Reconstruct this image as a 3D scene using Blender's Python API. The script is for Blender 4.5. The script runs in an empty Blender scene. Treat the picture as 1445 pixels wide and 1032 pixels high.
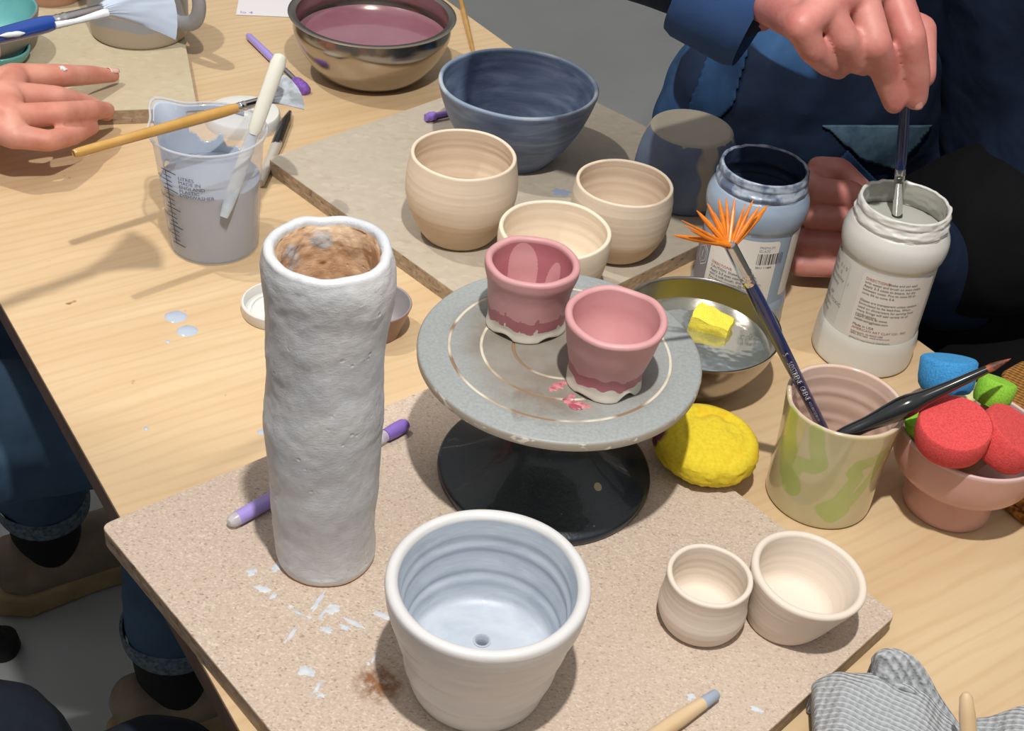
import bpy, bmesh, math, random
from mathutils import Vector, Matrix, noise, Quaternion
random.seed(7)
C = bpy.context.scene.collection
PI = math.pi
# ------------------------------------------------------------------ camera
F_PX, PITCH, ROLL = 1823.13, 0.651472, 0.108761
CAM = Vector((0, 0, 1.33))
_r = Vector((1, 0, 0)); _u = Vector((0, math.sin(PITCH), math.cos(PITCH))); FW = Vector((0, math.cos(PITCH), -math.sin(PITCH)))
RT = math.cos(ROLL) * _r + math.sin(ROLL) * _u
UP = -math.sin(ROLL) * _r + math.cos(ROLL) * _u
cam = bpy.data.objects.new('camera', bpy.data.cameras.new('camera')); C.objects.link(cam)
cam.data.sensor_width = 36; cam.data.lens = F_PX / 1445 * 36; cam.data.clip_start = .01
cam.matrix_world = Matrix(((RT.x, UP.x, -FW.x, CAM.x), (RT.y, UP.y, -FW.y, CAM.y), (RT.z, UP.z, -FW.z, CAM.z), (0, 0, 0, 1)))
bpy.context.scene.camera = cam
def at(px, py, z):
    """world point seen at a photo coordinate at height z"""
    d = FW + RT * ((px - 722.5) / F_PX) - UP * ((py - 516) / F_PX)
    return CAM + d * ((z - CAM.z) / d.z)
TZ = .75          # table top
BZ = .764         # top of the ware boards
U = Vector((.598, -.801, 0)); N = Vector((.801, .598, 0))   # table length / width directions
def un(u, n, z=0): return U * u + N * n + Vector((0, 0, z))

# ------------------------------------------------------------------ objects
def tag(o, label=None, cat=None, group=None, kind=None):
    if label: o['label'] = label
    if cat: o['category'] = cat
    if group: o['group'] = group
    if kind: o['kind'] = kind
    return o
def thing(name, loc, label, cat, group=None, rot=(0, 0, 0)):
    o = bpy.data.objects.new(name, None); C.objects.link(o); o.empty_display_size = .02
    o.location = loc; o.rotation_euler = rot
    return tag(o, label, cat, group)
def link(name, me, m=None, parent=None, loc=None, rot=None, smooth=True):
    o = bpy.data.objects.new(name, me); C.objects.link(o)
    if m is not None and not me.materials: me.materials.append(m)
    if parent is not None: o.parent = parent
    if loc is not None: o.location = loc
    if rot is not None: o.rotation_euler = rot
    if smooth:
        me.polygons.foreach_set('use_smooth', [True] * len(me.polygons)); me.set_sharp_from_angle(angle=.75)
    return o
def bm_mesh(bm, name='m'):
    bmesh.ops.recalc_face_normals(bm, faces=bm.faces)
    me = bpy.data.meshes.new(name); bm.to_mesh(me); bm.free(); return me
def pydata(vs, fs, recalc=True):
    me = bpy.data.meshes.new('m'); me.from_pydata([tuple(v) for v in vs], [], fs)
    if recalc:
        bm = bmesh.new(); bm.from_mesh(me); bmesh.ops.recalc_face_normals(bm, faces=bm.faces); bm.to_mesh(me); bm.free()
    return me
def catmull(pts, n=6):
    P = [Vector(p) for p in pts]; out = []
    for i in range(len(P) - 1):
        p0 = P[max(i - 1, 0)]; p1 = P[i]; p2 = P[i + 1]; p3 = P[min(i + 2, len(P) - 1)]
        for k in range(n):
            t = k / n
            out.append(.5 * ((2 * p1) + (p2 - p0) * t + (2 * p0 - 5 * p1 + 4 * p2 - p3) * t * t + (3 * p1 - p0 - 3 * p2 + p3) * t ** 3))
    out.append(P[-1]); return out
def lathe(prof, seg=96, fn=None, mask=None, closed=False):
    """prof: list of (r,z) from the axis outwards/upwards and back. fn(th,r,z,i)->(x,y,z). mask(th,r,z,i)->0..1"""
    vs = []; fs = []; rows = []; mk = []
    for i, (r, z) in enumerate(prof):
        if r < 1e-6:
            v = fn(0, 0, z, i) if fn else (0, 0, z)
            rows.append([len(vs)]); vs.append(v); mk.append(mask(0, 0, z, i) if mask else 0)
        else:
            row = []
            for k in range(seg):
                th = 2 * PI * k / seg
                row.append(len(vs)); vs.append(fn(th, r, z, i) if fn else (r * math.cos(th), r * math.sin(th), z))
                mk.append(mask(th, r, z, i) if mask else 0)
            rows.append(row)
    for a, b in zip(rows[:-1], rows[1:]):
        if len(a) == 1 and len(b) == 1: continue
        for k in range(seg):
            k2 = (k + 1) % seg
            if len(a) == 1: fs.append((a[0], b[k], b[k2]))
            elif len(b) == 1: fs.append((a[k], a[k2], b[0]))
            else: fs.append((a[k], a[k2], b[k2], b[k]))
    if closed:
        a, b = rows[-1], rows[0]
        for k in range(seg): fs.append((a[k], a[(k + 1) % seg], b[(k + 1) % seg], b[k]))
    me = pydata(vs, fs)
    if mask:
        at_ = me.attributes.new('mask', 'FLOAT', 'POINT')
        at_.data.foreach_set('value', mk)
    return me
def prof(outer, inner, n=6):
    """smooth thick-walled profile; both lists in (r,z): outer from the foot up, inner from the rim down"""
    o = [(v.x, v.y) for v in catmull([(r, z, 0) for r, z in outer], n)]
    q = [(v.x, v.y) for v in catmull([(r, z, 0) for r, z in inner], n)]
    (ro, zo), (ri, zi) = o[-1], q[0]
    m = []; c = ((ro + ri) / 2, (zo + zi) / 2); hw = (ro - ri) / 2
    for k in range(1, 8):
        a = PI * k / 8; m.append((c[0] + hw * math.cos(a), c[1] + hw * .9 * math.sin(a)))
    return [(0, o[0][1])] + [(max(r, 1e-5), z) for r, z in o] + m + [(max(r, 1e-5), z) for r, z in q] + [(0, q[-1][1])]
def tube(pts, rad, seg=16, cap=True, flat=None, up=None):
    """swept tube; rad is one radius or a list; flat = (a,b) scales of the section axes per point"""
    P = [Vector(p) for p in pts]; n = len(P)
    R = rad if isinstance(rad, (list, tuple)) else [rad] * n
    vs = []; fs = []; prev = up
    for i in range(n):
        t = (P[min(i + 1, n - 1)] - P[max(i - 1, 0)]).normalized()
        if prev is None: prev = Vector((0, 0, 1)) if abs(t.z) < .9 else Vector((1, 0, 0))
        b = t.cross(prev).normalized(); a = b.cross(t).normalized(); prev = a
        fa, fb = (flat[i] if isinstance(flat, list) else flat) if flat else (1, 1)
        for k in range(seg):
            th = 2 * PI * k / seg
            vs.append(P[i] + (a * (math.cos(th) * fa) + b * (math.sin(th) * fb)) * R[i])
    for i in range(n - 1):
        for k in range(seg):
            k2 = (k + 1) % seg; fs.append((i * seg + k, i * seg + k2, (i + 1) * seg + k2, (i + 1) * seg + k))
    if cap:
        fs.append(tuple(range(seg))[::-1]); fs.append(tuple((n - 1) * seg + k for k in range(seg)))
    return pydata(vs, fs)
def prism(pts, z0, z1, bev=0, seg=2):
    bm = bmesh.new(); vs = [bm.verts.new((x, y, z0)) for x, y in pts]; f = bm.faces.new(vs)
    g = bmesh.ops.extrude_face_region(bm, geom=[f]); bmesh.ops.translate(bm, verts=[v for v in g['geom'] if isinstance(v, bmesh.types.BMVert)], vec=(0, 0, z1 - z0))
    bmesh.ops.recalc_face_normals(bm, faces=bm.faces)
    if bev: bmesh.ops.bevel(bm, geom=bm.edges[:], offset=bev, segments=seg, affect='EDGES', profile=.6)
    return bm_mesh(bm)
def box(cx, cy, cz, sx, sy, sz, bev=0):
    bm = bmesh.new(); bmesh.ops.create_cube(bm, size=1); bmesh.ops.scale(bm, vec=(sx, sy, sz), verts=bm.verts); bmesh.ops.translate(bm, vec=(cx, cy, cz), verts=bm.verts)
    if bev: bmesh.ops.bevel(bm, geom=bm.edges[:], offset=bev, segments=2, affect='EDGES', profile=.6)
    return bm_mesh(bm)
def apply_mods(o):
    """bake an object's modifiers into its mesh"""
    dg = bpy.context.evaluated_depsgraph_get(); e = o.evaluated_get(dg)
    me = bpy.data.meshes.new_from_object(e); o.modifiers.clear(); old = o.data; o.data = me
    if old.users == 0: bpy.data.meshes.remove(old)
    return o
def capsules(segs, sub=2):
    """closed rounded cones: list of (p0,r0,p1,r1)"""
    bm = bmesh.new()
    for p0, r0, p1, r1 in segs:
        p0 = Vector(p0); p1 = Vector(p1)
        for p, r in ((p0, r0), (p1, r1)):
            bmesh.ops.create_icosphere(bm, subdivisions=sub, radius=r, matrix=Matrix.Translation(p))
        d = p1 - p0
        if d.length > 1e-5:
            q = Vector((0, 0, 1)).rotation_difference(d.normalized()).to_matrix().to_4x4()
            bmesh.ops.create_cone(bm, cap_ends=True, segments=20, radius1=r0, radius2=r1, depth=d.length, matrix=Matrix.Translation((p0 + p1) / 2) @ q)
    me = bpy.data.meshes.new('m'); bm.to_mesh(me); bm.free(); return me
def organic(name, segs, voxel, m, parent=None, smooth=6, disp=None):
    me = capsules(segs); o = link(name, me, m, None)
    r = o.modifiers.new('r', 'REMESH'); r.mode = 'VOXEL'; r.voxel_size = voxel; r.use_smooth_shade = True
    s = o.modifiers.new('s', 'SMOOTH'); s.factor = .5; s.iterations = smooth
    apply_mods(o)
    if disp:
        vs = [v.co + v.normal * disp(v.co) for v in o.data.vertices]
        o.data.vertices.foreach_set('co', [c for v in vs for c in v]); o.data.update()
    for p in o.data.polygons: p.use_smooth = True
    if not o.data.materials: o.data.materials.append(m)
    if parent is not None: o.parent = parent
    return o
def chain(pts, radii): return [(pts[i], radii[i], pts[i + 1], radii[i + 1]) for i in range(len(pts) - 1)]

# ------------------------------------------------------------------ materials
def lin(h):
    if isinstance(h, tuple): c = [x / 255 for x in h]
    else: c = [int(h[i:i + 2], 16) / 255 for i in (0, 2, 4)]
    return tuple((x / 12.92 if x <= .04045 else ((x + .055) / 1.055) ** 2.4) for x in c) + (1,)
MATS = {}
class NT:
    def __init__(s, name):
        s.m = bpy.data.materials.new(name); s.m.use_nodes = True; s.t = s.m.node_tree; s.t.nodes.clear()
        s.out = s.n('ShaderNodeOutputMaterial'); s.b = s.n('ShaderNodeBsdfPrincipled'); s.l(s.b.outputs[0], s.out.inputs[0])
        s.tc = s.n('ShaderNodeTexCoord')
    def n(s, t, **k):
        x = s.t.nodes.new(t)
        for a, v in k.items(): setattr(x, a, v)
        return x
    def l(s, a, b): s.t.links.new(a, b)
    def coord(s, scale=(1, 1, 1), rot=(0, 0, 0), src='Object'):
        mp = s.n('ShaderNodeMapping'); mp.inputs['Scale'].default_value = scale; mp.inputs['Rotation'].default_value = rot
        s.l(s.tc.outputs[src], mp.inputs[0]); return mp.outputs[0]
    def noise(s, scale, detail=4, co=None, rough=.55, dist=0):
        x = s.n('ShaderNodeTexNoise'); x.inputs['Scale'].default_value = scale; x.inputs['Detail'].default_value = detail; x.inputs['Roughness'].default_value = rough; x.inputs['Distortion'].default_value = dist
        s.l(co or s.tc.outputs['Object'], x.inputs['Vector']); return x.outputs['Fac']
    def ramp(s, fac, stops, interp='LINEAR'):
        x = s.n('ShaderNodeValToRGB'); x.color_ramp.interpolation = interp
        e = x.color_ramp.elements
        while len(e) < len(stops): e.new(.5)
        for i, (p, c) in enumerate(stops):
            e[i].position = p; e[i].color = c if len(c) == 4 else (*c, 1)
        s.l(fac, x.inputs[0]); return x.outputs[0]
    def rampf(s, fac, a, b):
        x = s.n('ShaderNodeMapRange'); x.clamp = True
        s.l(fac, x.inputs[0]); x.inputs[1].default_value = a; x.inputs[2].default_value = b
        return x.outputs[0]
    def mix(s, fac, a, b, mode='MIX'):
        x = s.n('ShaderNodeMix', data_type='RGBA', blend_type=mode)
        for v, i in ((fac, 0), (a, 6), (b, 7)):
            if isinstance(v, (int, float)): x.inputs[i].default_value = v
            elif isinstance(v, tuple): x.inputs[i].default_value = v
            else: s.l(v, x.inputs[i])
        return x.outputs[2]
    def math(s, op, a, b=None):
        x = s.n('ShaderNodeMath', operation=op)
        for v, i in ((a, 0), (b, 1)):
            if v is None: continue
            if isinstance(v, (int, float)): x.inputs[i].default_value = v
            else: s.l(v, x.inputs[i])
        return x.outputs[0]
    def attr(s, n='mask'):
        x = s.n('ShaderNodeAttribute', attribute_name=n); return x.outputs['Fac']
    def sep(s, co=None):
        x = s.n('ShaderNodeSeparateXYZ'); s.l(co or s.tc.outputs['Object'], x.inputs[0]); return x.outputs
    def col(s, v):
        if isinstance(v, tuple): s.b.inputs['Base Color'].default_value = v
        else: s.l(v, s.b.inputs['Base Color'])
    def set(s, **k):
        for a, v in k.items():
            i = s.b.inputs[a.replace('_', ' ')]
            if hasattr(v, 'links') or hasattr(v, 'is_output'): s.l(v, i)
            else: i.default_value = v
    def bump(s, h, strength=.3, dist=.001, prev=None):
        x = s.n('ShaderNodeBump'); x.inputs['Strength'].default_value = strength; x.inputs['Distance'].default_value = dist
        s.l(h, x.inputs['Height'])
        if prev is not None: s.l(prev, x.inputs['Normal'])
        s.l(x.outputs[0], s.b.inputs['Normal']); return x.outputs[0]
def simple(name, c, rough=.5, c2=None, nscale=30, var=None, bump=0, bscale=200, bdist=.0006, metal=0, coat=0, sss=0, spec=.5, lo=.35, hi=.65, aniso=None):
    if name in MATS: return MATS[name]
    t = NT(name)
    if c2: t.col(t.mix(t.rampf(t.noise(nscale, 5, t.coord(aniso) if aniso else None), lo, hi), lin(c), lin(c2)))
    else: t.col(lin(c))
    t.set(Roughness=rough, Metallic=metal, Coat_Weight=coat, Coat_Roughness=.08)
    t.b.inputs['Specular IOR Level'].default_value = spec
    if sss:
        t.b.inputs['Subsurface Weight'].default_value = sss; t.b.inputs['Subsurface Radius'].default_value = (.01, .004, .002); t.b.inputs['Subsurface Scale'].default_value = .4
    if bump: t.bump(t.noise(bscale, 4), bump, bdist)
    MATS[name] = t.m; return t.m

def m_table():
    t = NT('birch_plywood'); rz = math.atan2(.801, -.598) * 0
    co = t.coord((1, 1, 1), (0, 0, -.64))       # x along the grain, which runs across the table
    s1 = t.n('ShaderNodeMapping'); s1.inputs['Scale'].default_value = (2.2, 9, 1); t.l(co, s1.inputs[0])
    big = t.noise(1.6, 3, s1.outputs[0], .5, 1.2)
    w = t.n('ShaderNodeTexWave'); w.wave_type = 'BANDS'; w.bands_direction = 'Y'; w.inputs['Scale'].default_value = 3.0; w.inputs['Distortion'].default_value = 9; w.inputs['Detail'].default_value = 3; w.inputs['Detail Scale'].default_value = .7
    t.l(s1.outputs[0], w.inputs[0])
    s2 = t.n('ShaderNodeMapping'); s2.inputs['Scale'].default_value = (14, 260, 1); t.l(co, s2.inputs[0])
    fine = t.noise(1.0, 4, s2.outputs[0])
    c = t.mix(t.rampf(big, .3, .75), lin('d1b994'), lin('c5a882'))
    c = t.mix(t.math('MULTIPLY', t.rampf(w.outputs['Fac'], .6, 1.0), .22), c, lin('b89669'))
    c = t.mix(t.math('MULTIPLY', t.rampf(fine, .45, .8), .22), c, lin('b89a70'))
    sp = t.noise(60, 2); c = t.mix(t.rampf(sp, .74, .80), c, lin('8a6238'))
    t.col(c); t.set(Roughness=.42); t.bump(fine, .12, .0004); return t.m
def m_board(name, base, dark, light, scale=420, edge=False, stain=None):
    t = NT(name)
    v = t.n('ShaderNodeTexVoronoi'); v.inputs['Scale'].default_value = scale; v.inputs['Randomness'].default_value = 1
    mp = t.coord((1, 1.5, 1) if not edge else (.5, .5, 2.2), (0, 0, .6)); t.l(mp, v.inputs[0])
    sx = t.n('ShaderNodeSeparateColor'); t.l(v.outputs['Color'], sx.inputs[0])
    c = t.ramp(sx.outputs[0], [(0, lin(dark)), (.12, lin(base)), (.78, lin(base)), (1, lin(light))])
    n1 = t.noise(scale * .9, 4)
    c = t.mix(t.rampf(n1, .38, .62), c, t.mix(.5, c, lin(light)))
    n2 = t.noise(9, 4); c = t.mix(t.math('MULTIPLY', t.rampf(n2, .35, .7), .35), c, lin(stain or base))
    n3 = t.noise(scale * .35, 3); c = t.mix(t.math('MULTIPLY', t.rampf(n3, .66, .72), .6), c, lin(dark))
    t.col(c); t.set(Roughness=.75); t.bump(n1, .3 if not edge else .8, .0006); return t.m
def m_two(name, c_lo, c_hi, zl, wob=.002, wscale=25, rough=.55, bump=.25, c_in=None, ring=0):
    """pot dipped in two tones: the line runs at height zl"""
    t = NT(name); xyz = t.sep()
    z = t.math('ADD', xyz[2], t.math('MULTIPLY', t.math('SUBTRACT', t.noise(wscale, 2), .5), wob * 4))
    f = t.rampf(t.math('DIVIDE', z, .1), zl * 10 - .008, zl * 10 + .008)
    c = t.mix(f, lin(c_lo), lin(c_hi))
    st = t.noise(14, 4, t.coord((1, 1, 12)))
    c = t.mix(t.math('MULTIPLY', t.rampf(st, .3, .7), .22), c, lin(c_in or c_hi), 'MIX')
    t.col(c); t.set(Roughness=rough)
    t.bump(t.noise(10, 4, t.coord((1.5, 1.5, 60))), bump, .0006); return t.m
def m_mask(name, c0, c1, rough=.4, lo=.4, hi=.6, wob=0, wscale=60, coat=0, bump=0, bscale=80, aniso=None, var=.25, c0b=None, c1b=None, vscale=30):
    t = NT(name); a = t.attr()
    if wob: a = t.math('ADD', a, t.math('MULTIPLY', t.math('SUBTRACT', t.noise(wscale, 3), .5), wob))
    nv = t.rampf(t.noise(vscale, 5), .35, .65)
    A = t.mix(nv, lin(c0), lin(c0b or c0)); B = t.mix(nv, lin(c1), lin(c1b or c1))
    t.col(t.mix(t.rampf(a, lo, hi), A, B)); t.set(Roughness=rough, Coat_Weight=coat, Coat_Roughness=.1)
    if bump: t.bump(t.noise(bscale, 4, t.coord(aniso) if aniso else None), bump, .0007)
    return t.m
def m_clear(name, tint=(1, 1, 1, 1), alpha=.35, c=(.9, .9, .92, 1), rough=.15):
    """thin translucent plastic or still water: part see-through, part reflecting"""
    t = NT(name); tr = t.n('ShaderNodeBsdfTransparent'); tr.inputs[0].default_value = tint
    mx = t.n('ShaderNodeMixShader'); mx.inputs[0].default_value = alpha
    t.col(c); t.set(Roughness=rough); t.l(tr.outputs[0], mx.inputs[1]); t.l(t.b.outputs[0], mx.inputs[2]); t.l(mx.outputs[0], t.out.inputs[0])
    return t.m
def m_water(name, tint):
    t = NT(name); tr = t.n('ShaderNodeBsdfTransparent'); tr.inputs[0].default_value = tint
    g = t.n('ShaderNodeBsdfGlossy'); g.inputs['Roughness'].default_value = .09
    fr = t.n('ShaderNodeFresnel'); fr.inputs[0].default_value = 1.33
    mx = t.n('ShaderNodeMixShader'); t.l(fr.outputs[0], mx.inputs[0]); t.l(tr.outputs[0], mx.inputs[1]); t.l(g.outputs[0], mx.inputs[2]); t.l(mx.outputs[0], t.out.inputs[0])
    df = t.n('ShaderNodeBsdfDiffuse'); df.inputs[0].default_value = lin('8d9488'); m2 = t.n('ShaderNodeMixShader'); m2.inputs[0].default_value = .22; t.l(mx.outputs[0], m2.inputs[1]); t.l(df.outputs[0], m2.inputs[2]); t.l(m2.outputs[0], t.out.inputs[0])
    b = t.n('ShaderNodeBump'); b.inputs['Strength'].default_value = .25; b.inputs['Distance'].default_value = .002; t.l(t.noise(60, 2), b.inputs['Height']); t.l(b.outputs[0], g.inputs['Normal'])
    return t.m
def m_foam(name, c, c2, scale=900):
    t = NT(name); n = t.noise(scale, 3); t.col(t.mix(t.rampf(n, .35, .6), lin(c2), lin(c))); t.set(Roughness=.9)
    t.b.inputs['Subsurface Weight'].default_value = .15; t.b.inputs['Subsurface Radius'].default_value = (.004, .003, .002); t.b.inputs['Subsurface Scale'].default_value = .5
    t.bump(n, .6, .0008); return t.m
def m_skin(name, c, c2):
    t = NT(name); n = t.noise(38, 3); f = t.noise(700, 4); g = t.noise(120, 3)
    cc = t.mix(t.rampf(n, .35, .68), lin(c), lin(c2)); cc = t.mix(t.math('MULTIPLY', t.rampf(g, .5, .75), .25), cc, lin('c98a78'))
    t.col(cc); t.set(Roughness=.5); t.b.inputs['Subsurface Weight'].default_value = .25
    t.b.inputs['Subsurface Radius'].default_value = (.012, .004, .002); t.b.inputs['Subsurface Scale'].default_value = .35
    t.bump(t.noise(260, 5), .22, .0007, t.bump(f, .2, .0004)); return t.m
def m_cloth(name, c, c2, scale=12, weave=900, lo=.35, hi=.65, c3=None, rough=.9, fold=.5):
    t = NT(name); n = t.noise(scale, 4, None, .55, .2); cc = t.mix(t.rampf(n, lo, hi), lin(c), lin(c2))
    if c3:
        n3 = t.noise(scale * .4, 2); cc = t.mix(t.rampf(n3, .60, .63), cc, lin(c3))
    w = t.noise(weave, 2); cc = t.mix(t.math('MULTIPLY', w, .35), cc, lin(c2))
    t.col(cc); t.set(Roughness=rough); t.b.inputs['Specular IOR Level'].default_value = .2
    t.bump(t.noise(20, 2, None, .45, .3), fold, .010, t.bump(w, .4, .0006)); return t.m
def m_rib(name, c, c2, scale, rot=0, rough=.9, sz=1):
    t = NT(name); w = t.n('ShaderNodeTexWave'); w.wave_type = 'BANDS'; w.bands_direction = 'Y'; w.inputs['Scale'].default_value = scale; w.inputs['Distortion'].default_value = 1.6; w.inputs['Detail'].default_value = 2; w.inputs['Detail Scale'].default_value = 3
    t.l(t.coord((1, 1, sz), (0, 0, rot)), w.inputs[0])
    w2 = t.n('ShaderNodeTexWave'); w2.wave_type = 'BANDS'; w2.bands_direction = 'X'; w2.inputs['Scale'].default_value = scale * .8; w2.inputs['Distortion'].default_value = 3; w2.inputs['Detail'].default_value = 2
    t.l(t.coord((1, 1, sz), (0, 0, rot)), w2.inputs[0])
    h = t.math('ADD', w.outputs['Fac'], t.math('MULTIPLY', w2.outputs['Fac'], .45))
    t.col(t.mix(t.rampf(h, .15, 1.0), lin(c2), lin(c))); t.set(Roughness=rough); t.bump(h, .9, .0012); return t.m
def m_steel(name, rough=.14, c='b9b4ac'):
    t = NT(name); t.col(lin(c)); n = t.noise(6, 4, t.coord((1, 1, 40)))
    t.set(Metallic=1.0); t.l(t.math('ADD', t.math('MULTIPLY', n, .12), rough - .05), t.b.inputs['Roughness']); return t.m
M_TABLE = m_table()
M_EDGE = simple('dark_table_edge', '6b5546', .6, '57453a', 40, bump=.2)
M_BOARDF = m_board('pressed_chipboard', 'b5a392', '8c7764', 'd0c2b3', 760, stain='bcaa99')
M_BOARDE = m_board('chipboard_edge', '96826a', '43352a', 'b8a58c', 260, True)
M_BOARDB = m_board('worn_grey_board', 'b0a696', 'a89d8a', 'bab0a0', 140, stain='9c9284')
M_BOARDL = m_board('pale_clay_stained_board', 'b9ad92', 'b2a588', 'c2b79e', 120, stain='b0a184')
M_STEEL = m_steel('brushed_steel', .2, 'aaa49b'); M_CHROME = simple('chrome_ferrule', 'cfcfcf', .16, metal=1)
M_WOODL = simple('pale_wood', 'd6bf9c', .5, 'c8ab82', 60, aniso=(1, 1, .1), bump=.1)
M_WOODB = simple('tan_lacquered_wood', 'c39a58', .3, 'b3883f', 40, coat=.4)
M_BLUEH = simple('navy_lacquer', '16295c', .25, coat=.6)
M_PURPLE = simple('lilac_plastic', 'a493dc', .3, coat=.3)
M_PURPLED = simple('violet_plastic', '8468bc', .35, coat=.2)
M_BLACKP = simple('black_lacquer', '101416', .15, coat=.8)
M_INK = simple('print_ink', '4a4644', .7); M_INKR = simple('print_ink_rust', 'a85a3c', .7); M_INKW = simple('print_ink_silver', 'c4c4c8', .5)
M_LABEL = simple('paper_label', 'dcd8d2', .5, 'd6d1ca', 40)
M_WHITEP = simple('white_plastic', 'd8d8d4', .3, coat=.2)
M_SKIN1 = m_skin('skin_left_person', 'cf9482', 'c07a68'); M_SKIN2 = m_skin('skin_right_person', 'c98a80', 'b97068')
M_NAIL = simple('nail', 'e2bcae', .25, coat=.5)
M_GLAZEB = simple('wet_pale_blue_glaze', 'b4c0d0', .12, 'a8b4c6', 20, coat=.9)

# ------------------------------------------------------------------ room
o = link('floor', prism([(-4, -3), (5, -3), (5, 7), (-4, 7)], -.05, 0), simple('grey_floor', 'a3a7a6', .38, '969a99', 1.6, bump=.06, bscale=90), smooth=False); tag(o, kind='structure')
M_WALL = simple('painted_wall', 'cfc9bf', .8, 'c8c2b8', 3)
for nm, pts in (('wall_back', [(-4, 7), (5, 7), (5, 7.1), (-4, 7.1)]), ('wall_left', [(-4.1, -3), (-4, -3), (-4, 7), (-4.1, 7)]), ('wall_right', [(5, -3), (5.1, -3), (5.1, 7), (5, 7)])):
    tag(link(nm, prism(pts, 0, 2.9), M_WALL, smooth=False), kind='structure')

# ------------------------------------------------------------------ table
u0, u1, n0, n1 = -1.95, .42, .152, .766
tb = thing('worktable', un((u0 + u1) / 2, (n0 + n1) / 2), 'long birch plywood worktable with a dark edge, carrying all the pottery', 'table')
def rel(o, p): return p - o.location
def slab(name, corners, z0, z1, m, parent, bev=.001):
    pts = [((c - parent.location).x, (c - parent.location).y) for c in corners]
    return link(name, prism(pts, z0, z1, bev), m, parent, smooth=False)
slab('tabletop', [un(u0, n0), un(u1, n0), un(u1, n1), un(u0, n1)], TZ - .004, TZ, M_TABLE, tb, .0008)
slab('core_panel', [un(u0 + .0005, n0 + .0005), un(u1 - .0005, n0 + .0005), un(u1 - .0005, n1 - .0005), un(u0 + .0005, n1 - .0005)], TZ - .026, TZ - .004, M_EDGE, tb, .0004)
M_TLEG = simple('dark_steel_leg', '2a2a2c', .5)
for uu in (u0 + .08, u1 - .08):
    for nn in (n0 + .09, n1 - .09):
        p = rel(tb, un(uu, nn)); link('leg', box(p.x, p.y, .362, .04, .04, .724, .003), M_TLEG, tb, smooth=False)
# two dried glaze blobs and specks on the table top
def blob(cx, cy, rx, ry, z, rot=0, h=.0012, seg=28, wob=.1):
    vs = [(cx, cy, z + h)]; fs = []
    for j, (s, hh) in enumerate(((.75, .8), (1, 0))):
        for k in range(seg):
            a = 2 * PI * k / seg; w = 1 + wob * noise.noise(Vector((math.cos(a) * 2, math.sin(a) * 2, cx * 90 + cy * 50)))
            x, y = rx * s * w * math.cos(a), ry * s * w * math.sin(a)
            vs.append((cx + x * math.cos(rot) - y * math.sin(rot), cy + x * math.sin(rot) + y * math.cos(rot), z + h * hh))
    for k in range(seg):
        k2 = (k + 1) % seg; fs.append((0, 1 + k, 1 + k2)); fs.append((1 + k, 1 + seg + k, 1 + seg + k2, 1 + k2))
    return vs, fs
def blobs(lst):
    V = []; Fs = []
    for b in lst:
        v, f = blob(*b[:5], **(b[5] if len(b) > 5 else {})); n = len(V); V += v; Fs += [tuple(i + n for i in q) for q in f]
    return pydata(V, Fs)
for px, py, rr in ((248.5, 447, .0085), (264.5, 467, .0078)):
    p = at(px, py, TZ); q = rel(tb, p); link('glaze_drop', blobs([(q.x, q.y, rr, rr * .92, TZ)]), M_GLAZEB, tb)
for px, py, rr in ((237, 482, .0019), (206, 605, .0018), (369, 610, .0028)):
    p = at(px, py, TZ); q = rel(tb, p); link('glaze_drop', blobs([(q.x, q.y, rr, rr, TZ, dict(h=.0005))]), M_GLAZEB, tb)

# ------------------------------------------------------------------ ware boards
def board(name, P, z0, z1, m, me_, label):
    c = sum((Vector((x, y, 0)) for x, y in P), Vector()) / 4
    t = thing(name, (c.x, c.y, z0 + .0002), label, 'board')
    pts = [(x - c.x, y - c.y) for x, y in P]
    # rounded corners
    q = []
    for i in range(4):
        a, b, d = Vector(pts[i - 1]), Vector(pts[i]), Vector(pts[(i + 1) % 4])
        e1 = (a - b).normalized(); e2 = (d - b).normalized(); r = .006
        for k in range(5):
            s = k / 4; q.append(tuple(b + e1 * r * (1 - s) ** 2 + e2 * r * s ** 2))
    link('panel', prism(q, 0, z1 - z0 - .0006, 0), me_, t, smooth=False)
    q2 = [(x * .9985, y * .9985) for x, y in q]
    link('top_face', prism(q2, z1 - z0 - .0006, z1 - z0, 0), m, t, smooth=False)
    return t
fb = board('ware_board', [(-.2345, .541), (.018, .287), (.2445, .539), (.019, .7755)], TZ, BZ, M_BOARDF, M_BOARDE, 'square speckled chipboard nearest the camera, under the tall white vase and turntable')
bb = board('ware_board', [(-.2345, 1.003), (-.001, .7797), (.2365, 1.0335), (-.0185, 1.2502)], TZ, BZ, M_BOARDB, M_BOARDE, 'worn grey square board under the blue bowl and three cream cups')
cL = Vector((-.318, 1.084)); d1 = Vector((-.33, .944)); d2 = Vector((-.95, -.312))
lb = board('ware_board', [tuple(cL), tuple(cL + d1 * .34), tuple(cL + d1 * .34 + d2 * .34), tuple(cL + d2 * .34)], TZ, BZ, M_BOARDL, M_BOARDE, 'pale board at the far left, under the grey mug')
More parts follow.
